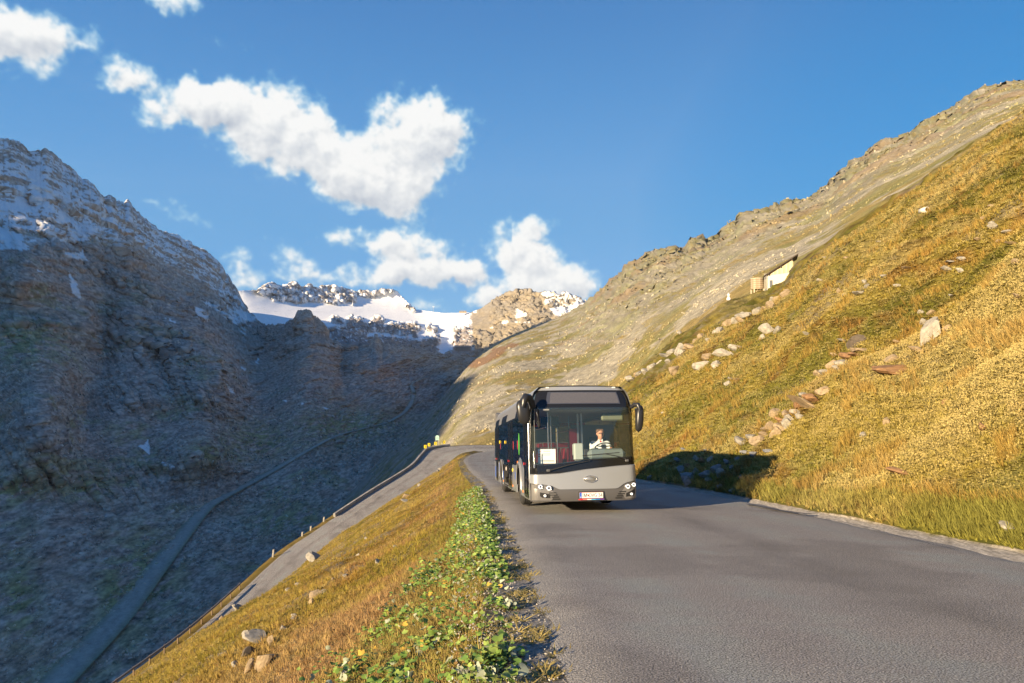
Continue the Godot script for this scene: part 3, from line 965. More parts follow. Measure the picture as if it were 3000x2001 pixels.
func build_far_slope() -> void:
	# the sunny side of the valley, from the stream up to the rocky ridge
	var nu := 560
	var nv := 330
	var low := [[500, 2300, 125], [700, 2080, 130], [900, 1850, 135], [1000, 1720, 140], [1150, 1560, 148], [1250, 1440, 156], [1330, 1345, 162], [1480, 1312, 164], [1600, 1290, 176], [1700, 1240, 180], [1810, 1180, 166], [1960, 1060, 138], [2110, 930, 118], [2320, 815, 101], [2700, 590, 88], [3000, 400, 77], [3400, 150, 66]]
	var far := [[500, 2000, 320], [640, 1830, 370], [700, 1760, 395], [800, 1650, 450], [894, 1552, 520], [961, 1502, 580], [1030, 1455, 690], [1076, 1375, 820], [1145, 1305, 960], [1233, 1243, 1150], [1264, 1198, 1350], [1320, 1140, 1600], [1360, 1062, 2100], [1420, 1020, 2500], [1480, 985, 2600], [1690, 910, 2500], [1735, 878, 2150], [1800, 826, 1800], [1900, 752, 1450], [2050, 705, 1200], [2200, 622, 1050], [2400, 580, 900], [2600, 420, 780], [2800, 328, 680], [3000, 257, 600], [3400, 120, 500]]
	var cache := []
	for i in range(nu):
		var x := lerpf(520.0, 3380.0, float(i) / (nu - 1))
		var ys := soft(far, x, 1, 110.0)
		var y2 := ys
		if x > 1690:
			ys = lerpf(ys, soft(SKY_R, x, 1, 110.0), sst(1690.0, 1800.0, x))
			y2 = lerpf(ys, tab(SKY_R, x) - 7.0 * absf(fbm.get_noise_2d(x / 16.0, 19.0)) + 6.0 * fbm.get_noise_2d(x / 7.0, 29.0), sst(1690.0, 1730.0, x))
		cache.append([x, soft(low, x, 1, 60.0), soft(low, x, 2, 60.0), ys, y2, soft(far, x, 2, 110.0)])
	RS = sheet_base(nu, nv, func(u: float, v: float):
		var cc: Array = cache[int(round(u * (nu - 1)))]
		var px: float = cc[0]
		var y1: float = cc[4]
		var d1: float = cc[5]
		if v > 0.98:
			var e: float = (v - 0.98) / 0.02
			return P(px, y1, d1) + Vector3(0, -e * 0.05 * d1, -e * 0.10 * d1)
		var t: float = v / 0.98
		var g := lerpf(t, 1.0 - pow(1.0 - t, 1.7), 0.55 * sst(1500.0, 1900.0, px))
		return P(px, lerpf(cc[1], cc[3], t) + (y1 - cc[3]) * pow(t, 9.0), inv_mix(cc[2], d1, g)))
	sheet_relief(RS, func(p: Vector3, px: float, py: float, k: int):
		var d: float = -p.z
		var v: float = float(k / nu) / (nv - 1)
		var cl := sst(0.35, 0.85, v) * sst(1600.0, 1850.0, px)
		var m: float = d * (0.003 * fz(p, 30.0) + 0.0012 * fz(p, 9.0)) + cl * d * (0.075 * rz(p, 80.0) + 0.035 * rz(p, 30.0))
		m += d * 0.003 * rz(p, 60.0) * (1.0 - cl)
		return m * (0.15 + 0.85 * sst(0.0, 0.15, v)) * (0.3 + 0.7 * sst(1.0, 0.94, v)))
	sheet_displace(RS, func(p: Vector3, px: float, py: float, k: int):
		var d: float = -p.z
		var v: float = float(k / nu) / (nv - 1)
		var cl := sst(0.3, 0.8, v) * sst(1600.0, 1850.0, px)
		return d * (0.0016 * fz(p, 9.0) + cl * (0.012 * rz(p, 95.0) + 0.006 * rz(p, 26.0) + 0.004 * rz(p, 10.0))) * sst(0.0, 0.15, v) * (0.25 + 0.75 * sst(1.0, 0.95, v)))
	var rust := prep([[1355, 1075, 1370, 1058, 1425, 1045, 1445, 1020, 1475, 1015, 1490, 1012, 1470, 1040, 1430, 1062, 1395, 1078], [1480, 1012, 1500, 1004, 1520, 1008, 1500, 1020]])
	var path := [[1620, 1006, 5], [1700, 999, 5], [1790, 1000, 5], [1880, 990, 5]]
	var spurs := [[2240, 640, 22], [2230, 700, 26], [2270, 740, 30]]
	sheet_color(RS, func(p: Vector3, px: float, py: float, n: Vector3, k: int):
		var v: float = float(k / nu) / (nv - 1)
		var d: float = -p.z
		var stone := mixc(Color(0.60, 0.53, 0.39), Color(0.50, 0.45, 0.34), 0.5 + fz(p, 40.0)) * (1.0 + 0.55 * fz(p, 2.5 + d * 0.004) + 0.3 * fz(p, 9.0))
		var turf := mixc(Color(0.46, 0.345, 0.13), Color(0.33, 0.305, 0.115), 0.5 + 1.3 * fz(p, 24.0)) * (1.0 + 0.4 * fz(p, 4.0))
		# turf runs in tongues up and down the slope between the scree
		var q := Vector3(p.x * 0.5 + p.y * 0.7, p.y * 0.3, p.z * 0.28)
		var tg := fz(q, 34.0) + 0.4 * fz(p, 8.0)
		var lowgrass := sst(0.32, 0.02, v) * sst(1250.0, 1450.0, px) * 0.55
		var c := mixc(stone, turf, sst(0.0, 0.18, tg + lowgrass + 0.11))
		if px > 1640:
			var cliff := sst(0.92, 0.70, n.y + 0.12 * fz(p, 20.0)) * sst(0.3, 0.6, v + 0.2 * fz(p, 60.0))
			var rk := mixc(Color(0.40, 0.39, 0.235), Color(0.33, 0.30, 0.245), 0.5 + 1.4 * fz(p, 28.0)) * (1.0 + 0.6 * fz(p, 8.0))
			c = mixc(c, rk, cliff * 0.9)
			c = mixc(c, Color(0.42, 0.30, 0.19), sst(0.18, 0.4, fz(p + Vector3(400, 0, 0), 70.0)) * 0.7 * sst(0.5, 0.8, v))
		if px < 1500:
			# below the road: grey blocks, moss and the bouldery bed of the stream
			var sg := mixc(Color(0.50, 0.45, 0.37), Color(0.36, 0.335, 0.17), sst(-0.1, 0.35, fz(p, 28.0))) * (1.0 + 0.8 * fz(p, 3.0) + 0.4 * fz(p, 8.0))
			c = mixc(c, sg, sst(1480.0, 1300.0, px + (py - 1150.0) * 0.35) * 0.92)
			if px < 1330:
				c = mixc(c, Color(0.52, 0.50, 0.48), sst(0.86, 0.97, v) * sst(0.0, 0.25, fz(p, 5.0)))
		if in_polys(rust, px + 6.0 * fz(p, 20.0), py + 4.0 * fz(p, 24.0)):
			c = mixc(c, Color(0.36, 0.19, 0.095), 0.8)
		var pd := seg_dist(path, px, py + 3.0 * fz(p, 40.0))
		if pd.x < pd.y * 0.5:
			c = Color(0.46, 0.40, 0.30)
		c.a = 1.0
		return c)
	sheet_bins(RS)
	var o := inst("valley_slope", sheet_mesh(RS), ground_mat("scree", grain_image(512, 51, 0.035, 0.6, 1.0, 5, 1.0, 0.3), 0.06, 6.0))
	kind(o, "structure")

func build_shade_ridge() -> void:
	# the ridge to the left and behind the camera, whose evening shadow fills the valley: [x + z, height of its crest]
	var crest := [[500, 200], [0, 270], [-110, 320], [-204, 362], [-290, 396], [-447, 438], [-744, 512], [-1200, 570], [-1625, 622], [-1790, 670], [-1830, 750], [-1890, 850], [-2100, 960], [-2250, 1040], [-2400, 1090], [-2520, 1010], [-2631, 940], [-3000, 940], [-3300, 945], [-3600, 900], [-4200, 860], [-5400, 850]]
	var sh := sheet_base(240, 21, func(u: float, v: float):
		var w: float = lerpf(700.0, -5600.0, u)
		var h := 0.0
		for i in range(crest.size() - 1):
			if w <= crest[i][0] and w >= crest[i + 1][0]:
				h = lerpf(crest[i][1], crest[i + 1][1], (crest[i][0] - w) / (crest[i][0] - crest[i + 1][0]))
		if w > 500:
			h = 200.0
		if w < -5400:
			h = 850.0
		h += 9.0 * fbm.get_noise_2d(w / 40.0, 77.0)
		var s := 950.0
		var c := Vector3(w * 0.5 - s, h, w * 0.5 + s)
		var out := Vector3(0.7071, 0, -0.7071)
		if v < 0.8:
			var e: float = 1.0 - v / 0.8
			return c + out * e * 620.0 + Vector3(0, -e * (h + 260.0), 0)
		var e2: float = (v - 0.8) / 0.2
		return c - out * e2 * 300.0 - Vector3(0, e2 * 320.0, 0))
	sheet_displace(sh, func(p: Vector3, px: float, py: float, k: int):
		var v: float = float(k / 240) / 20.0
		return 40.0 * rg(p, 160.0) * (1.0 - sst(0.6, 0.8, v)))
	sheet_color(sh, func(p: Vector3, px: float, py: float, n: Vector3, k: int):
		var c := mixc(Color(0.13, 0.12, 0.11), Color(0.12, 0.12, 0.06), 0.5 + fb(p, 120.0)) * (1.0 + 0.4 * fb(p, 20.0))
		c.a = 1.0
		return c)
	var o := inst("mountain_ridge", sheet_mesh(sh), mats["crag"])
	kind(o, "structure")

# ---------------------------------------------------------------- grass, leaves, stones
func tuft_mesh(seed_: int, blades: int, w: float, lean: float, heads := 0.0) -> ArrayMesh:
	# unit height, blades bending outwards from one root
	var r := RandomNumberGenerator.new()
	r.seed = seed_
	var b := Mb.new()
	b.smooth(false)
	for i in range(blades):
		var a := TAU * (i + r.randf()) / blades
		var out := Vector3(cos(a), 0, sin(a))
		var side := Vector3(-sin(a + r.randf_range(-0.7, 0.7)), 0, cos(a)).normalized()
		var h := r.randf_range(0.55, 1.0)
		var ln := lean * r.randf_range(0.4, 1.3)
		var p0 := out * 0.10 * r.randf()
		var p1 := p0 + Vector3(0, h * 0.55, 0) + out * ln * 0.30
		var p2 := p0 + Vector3(0, h, 0) + out * ln
		b.quad(p0 - side * w, p0 + side * w, p1 + side * w * 0.75, p1 - side * w * 0.75)
		b.tri(p1 - side * w * 0.75, p1 + side * w * 0.75, p2)
		if heads > 0.0 and i % 2 == 0:
			var s := heads * r.randf_range(0.7, 1.3)
			b.quad(p2 + Vector3(-s, 0, 0), p2 + Vector3(0, -s, s * 0.4), p2 + Vector3(s, 0, 0), p2 + Vector3(0, s * 1.4, 0))
			b.quad(p2 + Vector3(0, 0, -s), p2 + Vector3(s * 0.4, -s, 0), p2 + Vector3(0, 0, s), p2 + Vector3(0, s * 1.4, 0))
	return b.done()

func leaf_material(key: String, back: float) -> StandardMaterial3D:
	var m := StandardMaterial3D.new()
	m.vertex_color_use_as_albedo = true
	m.roughness = 0.75
	m.metallic_specular = 0.25
	m.cull_mode = BaseMaterial3D.CULL_DISABLED
	m.backlight_enabled = true
	m.backlight = Color(back, back, back)
	mats[key] = m
	return m

func scatter(called: String, mesh: Mesh, m: Material, buf: PackedFloat32Array) -> MultiMeshInstance3D:
	var mm := MultiMesh.new()
	mm.transform_format = MultiMesh.TRANSFORM_3D
	mm.use_colors = true
	mm.mesh = mesh
	mm.instance_count = buf.size() / 16
	mm.buffer = buf
	var o := MultiMeshInstance3D.new()
	o.multimesh = mm
	o.material_override = m
	o.name = numbered(called)
	add_child(o)
	kind(o, "stuff")
	return o

func put(buf: PackedFloat32Array, b: Basis, p: Vector3, c: Color) -> void:
	buf.append_array(PackedFloat32Array([b.x.x, b.y.x, b.z.x, p.x, b.x.y, b.y.y, b.z.y, p.y, b.x.z, b.y.z, b.z.z, p.z, c.r, c.g, c.b, 1.0]))

func grow_on(sh: Sheet, dens0: float, cap_d: float, tone: Callable, vmin: float, bufs: Array, pick: Callable, hs := 1.0) -> void:
	var nu := sh.nu
	for j in range(sh.nv - 1):
		var v := float(j) / (sh.nv - 1)
		if v < vmin or v > 0.985:
			continue
		for i in range(nu - 1):
			var k := j * nu + i
			var q := sh.s[k]
			if q.x < -150 or q.x > 3150 or q.y < 0 or q.y > 2300:
				continue
			var a := sh.p[k]
			var d := -a.z
			if d < 1.5 or d > cap_d:
				continue
			var e1 := sh.p[k + 1] - a
			var e2 := sh.p[k + nu] - a
			var area := e1.cross(e2).length()
			var den := dens0 * pow(minf(1.0, 11.0 / d), 1.75)
			var want := area * den
			var cnt := int(want) + (1 if rng.randf() < want - int(want) else 0)
			for c in range(cnt):
				var p := a + e1 * rng.randf() + e2 * rng.randf()
				var kd: int = pick.call(p, v, d)
				if kd < 0:
					continue
				var col: Color = tone.call(p, v, kd)
				var h := rng.randf_range(0.7, 1.3) * hs * (1.0 + (0.018 if hs > 0.8 else 0.008) * d)
				var hh: float = [0.095, 0.06, 0.12, 0.24][kd] * h
				var ww: float = [0.14, 0.14, 0.12, 0.20][kd] * h
				var nrm := (sh.n[k] * 0.45 + Vector3.UP * 0.55 + Vector3(rng.randf() - 0.5, 0, rng.randf() - 0.5) * 0.35).normalized()
				var rt := Basis(Vector3.UP, rng.randf() * TAU)
				var ax := nrm.cross(Vector3.RIGHT).normalized()
				var bs := Basis(ax.cross(nrm).normalized() * -1.0, nrm, ax)
				bs = bs * rt * Basis.from_scale(Vector3(ww, hh, ww))
				put(bufs[kd], bs, p - nrm * 0.015, col)

func build_grass() -> void:
	var meshes := [tuft_mesh(1, 9, 0.045, 0.75), tuft_mesh(2, 12, 0.09, 1.2), tuft_mesh(3, 8, 0.022, 0.5, 0.085), tuft_mesh(4, 10, 0.025, 0.55)]
	var m := leaf_material("grass_blade", 0.35)
	var nb := [PackedFloat32Array(), PackedFloat32Array(), PackedFloat32Array(), PackedFloat32Array()]
	grow_on(NS, 240.0, 75.0, func(p: Vector3, v: float, kd: int):
		var c := patch_color(p)
		if kd == 1:
			c = mixc(c, Color(0.40, 0.32, 0.13), 0.35)
		elif kd == 2:
			c = mixc(c, Color(0.48, 0.38, 0.18), 0.45)
		elif kd == 3:
			c = mixc(c, Color(0.20, 0.19, 0.045), 0.55) if v < 0.16 else mixc(c, Color(0.36, 0.20, 0.06), 0.5)
		var g := rng.randf_range(0.88, 1.22)
		return c * g, 0.062, nb, func(p: Vector3, v: float, d: float):
		if v < 0.085 and rng.randf() > (v - 0.06) / 0.025:
			return -1
		var z := fb(p + Vector3(3, 3, 3), 2.6)
		if v < 0.17:
			return 3 if rng.randf() < 0.45 else 0
		if z > 0.22 and rng.randf() < 0.5:
			return 3
		var hay := fb(p + Vector3(77, 1, -40), 16.0)
		var q := rng.randf()
		if q < 0.22 + 0.5 * hay:
			return 2
		return 1 if q < 0.62 + 0.3 * hay else 0)
	for i in range(4):
		var o := scatter(["short_grass", "dry_turf", "seed_heads", "tall_grass"][i], meshes[i], m, nb[i])
		print(o.name, " ", nb[i].size() / 16)
	var bb := [PackedFloat32Array(), PackedFloat32Array(), PackedFloat32Array(), PackedFloat32Array()]
	grow_on(BS, 230.0, 110.0, func(p: Vector3, v: float, kd: int):
		var c := mixc(patch_color(p + Vector3(200, 0, 90)), Color(0.37, 0.24, 0.035), 0.35)
		c = mixc(c, Color(0.36, 0.20, 0.11), 0.6 * exp(-pow((v - 0.32) / 0.12, 2)) * sst(-0.1, 0.3, fb(p, 3.0) + 0.1))
		if v < 0.3:
			c = mixc(c, Color(0.17, 0.165, 0.04), 0.45)
		if kd == 1:
			c = mixc(c, Color(0.36, 0.27, 0.11), 0.5)
		elif kd == 2:
			c = mixc(c, Color(0.36, 0.20, 0.10), 0.6)
		return c * rng.randf_range(0.85, 1.25), 0.012, bb, func(p: Vector3, v: float, d: float):
		if v < 0.125:
			return 1 if fb(p, 0.7) > 0.0 + (0.05 if v < 0.05 else 0.0) and rng.randf() < 0.55 else -1
		var q := rng.randf()
		if q < 0.16:
			return 3
		if q < 0.34:
			return 2
		return 1 if q < 0.5 else 0, 0.7)
	for i in range(4):
		var o := scatter(["bank_grass", "bank_turf", "bank_seed_heads", "bank_tall_grass"][i], meshes[i], m, bb[i])
		print(o.name, " ", bb[i].size() / 16)

func rock_mesh(seed_: int, flat := 0.7, cuts := 9) -> ArrayMesh:
	# an angular stone: a ball cut by random planes
	var r := RandomNumberGenerator.new()
	r.seed = seed_
	var ico := SphereMesh.new()
	ico.radius = 1.0
	ico.height = 2.0
	ico.radial_segments = 12
	ico.rings = 7
	var arr := ico.get_mesh_arrays()
	var vs: PackedVector3Array = arr[Mesh.ARRAY_VERTEX]
	var planes := []
	for i in range(cuts):
		planes.append([Vector3(r.randf_range(-1, 1), r.randf_range(-1, 1), r.randf_range(-1, 1)).normalized(), r.randf_range(0.40, 0.72)])
	var moved := PackedVector3Array()
	for v in vs:
		for pl in planes:
			var e: float = v.dot(pl[0]) - pl[1]
			if e > 0.0:
				v -= pl[0] * e
		v.y *= flat
		v += Vector3(1, 1, 1) * 0.03 * fbm.get_noise_3d(v.x * 3.0 + seed_, v.y * 3.0, v.z * 3.0)
		moved.append(v)
	var ix: PackedInt32Array = arr[Mesh.ARRAY_INDEX]
	var b := Mb.new()
	b.smooth(false)
	for i in range(0, ix.size(), 3):
		var p := moved[ix[i]]
		var q := moved[ix[i + 1]]
		var t := moved[ix[i + 2]]
		if (q - p).cross(t - p).length() > 1e-6:
			b.tri(p, t, q)
	return b.done()

var rock_meshes := []
var rock_mats := []

func stone_mat(key: String, c: Color, seed_: int) -> StandardMaterial3D:
	var m := mat(key, c, 0.9, 0.0, 0.3)
	m.albedo_texture = mats["stone_grain"]
	m.uv1_triplanar = true
	m.uv1_scale = Vector3.ONE * 0.55
	m.uv1_offset = Vector3(seed_ * 0.37, 0, 0)
	return m

func stone(sh: Sheet, px: float, py: float, w: float, h: float, tone: int, label: String, group := "", called := "rock") -> void:
	var k := hit(sh, px, py)
	if k < 0:
		return
	var p := sh.p[k]
	var d := p.distance_to(CAM)
	var rx := w * 0.6 * d / F
	var ry := h * 0.6 * d / F
	var o := MeshInstance3D.new()
	o.name = numbered(called)
	o.mesh = rock_meshes[rng.randi() % rock_meshes.size()]
	o.material_override = rock_mats[tone]
	add_child(o)
	var bs := Basis(Vector3(0, 0, 1), rng.randf_range(-0.25, 0.25) - 0.3) * Basis(Vector3.UP, rng.randf() * TAU) * Basis.from_scale(Vector3(rx * 1.15, ry * 1.5, rx * 0.95))
	o.transform = Transform3D(bs, p + sh.n[k] * (ry * 0.12 + 0.02))
	tag(o, label, "rock", group)

func build_stones() -> void:
	mats["stone_grain"] = tex(grain_image(256, 61, 0.02, 0.6, 1.0, 5, 1.0, 0.15))
	for i in range(10):
		rock_meshes.append(rock_mesh(100 + i, 0.9 if i % 2 else 0.68, 10 + i % 4))
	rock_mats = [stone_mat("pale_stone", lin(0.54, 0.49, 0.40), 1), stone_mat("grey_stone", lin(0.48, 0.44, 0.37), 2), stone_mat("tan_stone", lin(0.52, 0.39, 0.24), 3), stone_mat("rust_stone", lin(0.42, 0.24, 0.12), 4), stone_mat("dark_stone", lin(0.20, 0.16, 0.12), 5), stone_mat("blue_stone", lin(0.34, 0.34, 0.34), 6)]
	# single stones one can point at: [x, y, width, height, tone, label]
	var singles := [[2729, 990, 56, 62, 0, "tall pale boulder standing alone on the right hillside"], [2768, 966, 32, 17, 2, "flat tan slab touching the tall pale boulder"], [2699, 1032, 36, 14, 2, "low tan block just below the tall pale boulder"], [2625, 1082, 104, 22, 3, "large rust-brown slab lying in the turf below the pale boulder"], [2616, 1055, 42, 20, 2, "brown rock at the upper edge of the rust-brown slab"],
		[2516, 1012, 54, 36, 4, "dark brown outcrop at the top of the rock spill"], [2527, 1032, 50, 18, 2, "tan slab leaning under the dark outcrop"], [2249, 968, 36, 36, 0, "pale upright boulder of the trio below the water tank"], [2234, 990, 22, 18, 0, "small pale stone left in the trio below the water tank"], [2278, 972, 24, 22, 1, "grey stone right in the trio below the water tank"],
		[2055, 1077, 66, 30, 0, "long pale rock above the right mirror of the bus"], [1977, 1090, 48, 40, 2, "tan rounded rock left of the long pale rock"], [2100, 1079, 32, 25, 0, "pale block right of the long pale rock"], [2427, 758, 24, 9, 0, "thin pale slab in the grass right of the hut"], [2485, 758, 22, 10, 2, "thin tan slab in the grass far right of the hut"],
		[2974, 1552, 52, 20, 0, "flat white stone beside the road at the right edge"], [2619, 1450, 16, 9, 0, "small white stone in the turf above the road"], [2536, 1275, 24, 16, 1, "low grey stone right of the rock spill"], [2600, 1239, 22, 18, 2, "tan stone up the slope right of the rock spill"], [2766, 1182, 20, 18, 3, "small rust stone alone on the right slope"], [2640, 1384, 62, 16, 3, "long brown stone sunk in the turf"], [2878, 1255, 28, 18, 3, "rust stone near the right edge of the slope"], [2965, 686, 32, 11, 0, "pale flat stone high at the right edge"],
		[926, 1641, 44, 30, 1, "large grey boulder on the grassy bank below the road"], [922, 1763, 32, 38, 2, "tan boulder standing in the bare streak of the bank"], [766, 1872, 62, 26, 0, "broad white slab low on the grassy bank"], [734, 1926, 34, 38, 4, "round dark brown boulder on the grassy bank"], [664, 1926, 44, 18, 0, "flat pale stone left of the dark brown boulder"], [776, 1945, 46, 54, 2, "tall tan block right of the dark brown boulder"], [722, 1859, 26, 22, 1, "grey stone left of the broad white slab"], [686, 1766, 38, 17, 1, "grey stone at the lower edge of the bank"], [1025, 1982, 30, 26, 0, "white stone among the leaves at the bottom edge"], [1159, 1606, 18, 15, 0, "white stone high on the grassy bank"], [1193, 1457, 36, 12, 2, "flat tan slab at the upper bank near the lower road"], [1108, 1652, 26, 8, 0, "thin white slab in the dry grass of the bank"]]
	for s in singles:
		stone(NS if s[0] > 1450 else BS, s[0], s[1], s[2], s[3], s[4], s[5])
	# rows and heaps whose stones cannot be told apart
	var wall := []
	for t in range(34):
		var f := t / 33.0
		wall.append([lerpf(1850, 2310, f) + rng.randf_range(-8, 8), lerpf(1112, 862, pow(f, 0.96)) + rng.randf_range(-7, 9), rng.randf_range(14, 32), rng.randf_range(8, 18), [0, 0, 1, 2][rng.randi() % 4]])
	wall.append_array([[2122, 1041, 35, 22, 0], [2083, 1046, 40, 20, 2], [2155, 1024, 40, 13, 0], [1999, 1033, 38, 28, 0], [2180, 928, 62, 18, 1]])
	for s in wall:
		stone(NS, s[0], s[1], s[2] * 1.3, s[3] * 1.4, s[4], "stone in the broken row climbing the hillside to the hut", "stones in the row up to the hut")
	var spill := [[2172, 1297, 44, 16], [2230, 1294, 46, 16], [2205, 1284, 24, 12], [2275, 1271, 32, 20], [2262, 1255, 24, 16], [2294, 1256, 30, 14], [2250, 1262, 28, 14], [2313, 1243, 30, 16], [2288, 1233, 26, 14], [2275, 1220, 22, 20], [2307, 1214, 26, 14], [2332, 1211, 28, 12], [2339, 1192, 26, 14], [2364, 1185, 74, 12], [2383, 1169, 40, 14], [2409, 1150, 30, 14], [2421, 1140, 26, 12], [2358, 1160, 28, 12], [2402, 1102, 30, 14], [2415, 1096, 34, 10], [2441, 1067, 30, 16], [2466, 1070, 36, 14], [2485, 1052, 38, 14], [2511, 1042, 30, 10], [2318, 1228, 24, 12], [2345, 1222, 20, 10], [2240, 1278, 26, 12], [2396, 1125, 26, 10], [2455, 1086, 24, 10], [2300, 1240, 18, 10]]
	for s in spill:
		stone(NS, s[0], s[1], s[2] * 1.35, s[3] * 1.5, [0, 2, 2, 1, 3][rng.randi() % 5], "flat stone in the rock spill above the shadow of the bus", "stones of the rock spill")
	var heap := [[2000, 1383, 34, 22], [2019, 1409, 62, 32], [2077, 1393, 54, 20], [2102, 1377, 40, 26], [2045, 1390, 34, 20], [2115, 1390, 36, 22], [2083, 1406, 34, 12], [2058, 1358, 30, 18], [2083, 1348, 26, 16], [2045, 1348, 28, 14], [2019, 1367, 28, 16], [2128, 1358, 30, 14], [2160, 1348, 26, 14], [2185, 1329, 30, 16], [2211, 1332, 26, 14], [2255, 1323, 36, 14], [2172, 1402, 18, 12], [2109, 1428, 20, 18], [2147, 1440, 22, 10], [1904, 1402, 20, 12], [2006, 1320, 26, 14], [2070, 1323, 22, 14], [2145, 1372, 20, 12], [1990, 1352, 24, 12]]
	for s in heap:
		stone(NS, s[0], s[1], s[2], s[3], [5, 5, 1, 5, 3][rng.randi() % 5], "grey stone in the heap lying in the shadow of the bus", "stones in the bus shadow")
	var loose := []
	for t in range(46):
		var f := rng.randf()
		loose.append([lerpf(1980, 2950, f) + rng.randf_range(-60, 60), lerpf(930, 560, f) + rng.randf_range(10, 330), rng.randf_range(12, 34), rng.randf_range(6, 13)])
	for s in loose:
		stone(NS, s[0], s[1], s[2], s[3], [0, 2, 1][rng.randi() % 3], "small flat stone half sunk in the turf of the right hillside", "loose stones on the hillside")
	var bank := [[1050, 1629, 15, 12], [1110, 1506, 16, 7], [1145, 1498, 13, 9], [1073, 1579, 15, 8], [894, 1772, 18, 14], [860, 1811, 16, 10], [830, 1843, 22, 12], [952, 1735, 22, 12], [844, 1731, 15, 11], [871, 1712, 14, 10], [916, 1768, 18, 14], [862, 1811, 18, 10], [795, 1830, 14, 10], [798, 1891, 26, 22], [734, 1972, 28, 40], [690, 1962, 20, 18], [1290, 1372, 9, 7], [1284, 1381, 8, 6], [1230, 1425, 14, 8], [1190, 1470, 24, 8], [640, 1800, 18, 9], [980, 1700, 20, 10], [1010, 1690, 16, 8]]
	for s in bank:
		stone(BS, s[0], s[1], s[2], s[3], [0, 2, 1][rng.randi() % 3], "small stone in the dry grass of the bank left of the road", "loose stones on the bank")
	# scree and boulders across the valley, too many to count
	var rm := leaf_material("scree_block", 0.0)
	rm.backlight_enabled = false
	rm.roughness = 0.95
	var buf := PackedFloat32Array()
	var tries := 0
	while buf.size() / 16 < 15000 and tries < 200000:
		tries += 1
		var k := rng.randi() % RS.p.size()
		var q := RS.s[k]
		if q.x < 900 or q.x > 3050 or q.y > 1420:
			continue
		var p := RS.p[k]
		var d := -p.z
		if d > 1100.0 or d < 150.0:
			continue
		var tg := fz(p + Vector3(0, 60, 0), 30.0) + 0.3 * fz(p, 8.0)
		if tg < 0.06 and rng.randf() < 0.9:
			continue
		var big: float = d * 0.0024 * pow(rng.randf(), 6.0) + d * 0.00042
		var c := RS.c[k] * rng.randf_range(0.7, 1.05)
		c = mixc(c, Color(0.34, 0.30, 0.22) if q.x > 1330 else Color(0.34, 0.33, 0.31), 0.25)
		var bs := Basis.from_euler(Vector3(rng.randf() * TAU, rng.randf() * TAU, rng.randf() * TAU)) * Basis.from_scale(Vector3(big, big * 0.7, big * rng.randf_range(0.7, 1.2)))
		put(buf, bs, p + Vector3(rng.randf_range(-1, 1), 0.0, rng.randf_range(-1, 1)) * d * 0.004 + RS.n[k] * big * 0.1, c)
	scatter("scree", rock_mesh(7, 0.8, 8), rm, buf)
	buf = PackedFloat32Array()
	tries = 0
	while buf.size() / 16 < 15000 and tries < 200000:
		tries += 1
		var k := rng.randi() % VS.p.size()
		var q := VS.s[k]
		if q.x < -40 or q.x > 1250 or q.y < 1000 or q.y > 2040 or VS.p[k].z < -1100.0:
			continue
		var p := VS.p[k]
		var d := -p.z
		if fz(p + Vector3(0, 60, 0), 30.0) < -0.05 and rng.randf() < 0.85:
			continue
		var big: float = d * 0.0028 * pow(rng.randf(), 5.0) + d * 0.0008
		var g := rng.randf_range(0.6, 1.3)
		var bs := Basis.from_euler(Vector3(rng.randf() * TAU, rng.randf() * TAU, rng.randf() * TAU)) * Basis.from_scale(Vector3(big, big * 0.7, big * rng.randf_range(0.7, 1.2)))
		put(buf, bs, p + Vector3(rng.randf_range(-1, 1), 0.0, rng.randf_range(-1, 1)) * d * 0.003 + VS.n[k] * big * 0.1, mixc(VS.c[k], Color(0.44, 0.41, 0.37), 0.6) * g)
	scatter("boulder_field", rock_mesh(9, 0.8, 8), rm, buf)
	var gb := PackedFloat32Array()
	for t in range(9000):
		var f := sqrt(rng.randf())
		var z := -2.5 - 24.0 * pow(rng.randf(), 1.6)
		var e := road_edge(road_t(z), false)
		var left := rng.randf() < 0.72
		var p := e + Vector3(-rng.randf_range(-0.12, 0.95) * (0.7 + 0.3 * f), -0.055, 0)
		if not left:
			e = road_edge(road_t(z), true)
			p = e + Vector3(rng.randf_range(-0.25, 0.55), -0.055, 0)
		var sz := 0.004 + 0.012 * pow(rng.randf(), 3.0)
		var g := rng.randf_range(0.7, 1.3)
		put(gb, Basis.from_euler(Vector3(rng.randf() * TAU, rng.randf() * TAU, 0)) * Basis.from_scale(Vector3(sz, sz * 0.8, sz)), p, Color(0.40, 0.365, 0.32) * g)
	scatter("gravel", rock_mesh(8, 0.8, 7), rm, gb)

# round-leaved plants with white-felted undersides along the left verge
func leaf_mesh(seed_: int) -> ArrayMesh:
	var r := RandomNumberGenerator.new()
	r.seed = seed_
	var b := Mb.new()
	b.smooth(true)
	var rim := []
	var n := 13
	for i in range(n):
		var a := TAU * i / n
		var rad := 0.5 * (1.0 + 0.09 * cos(a * 7.0) + 0.05 * r.randf())
		if i == 0:
			rad = 0.16
		var cup := 0.10 * sin(a * 2.0 + seed_) + 0.06 * r.randf()
		rim.append(Vector3(-cos(a) * rad + 0.12, cup * 0.9, sin(a) * rad))
	for i in range(n):
		b.tri(Vector3(0.0, 0.035, 0), rim[i], rim[(i + 1) % n])
	return b.done()

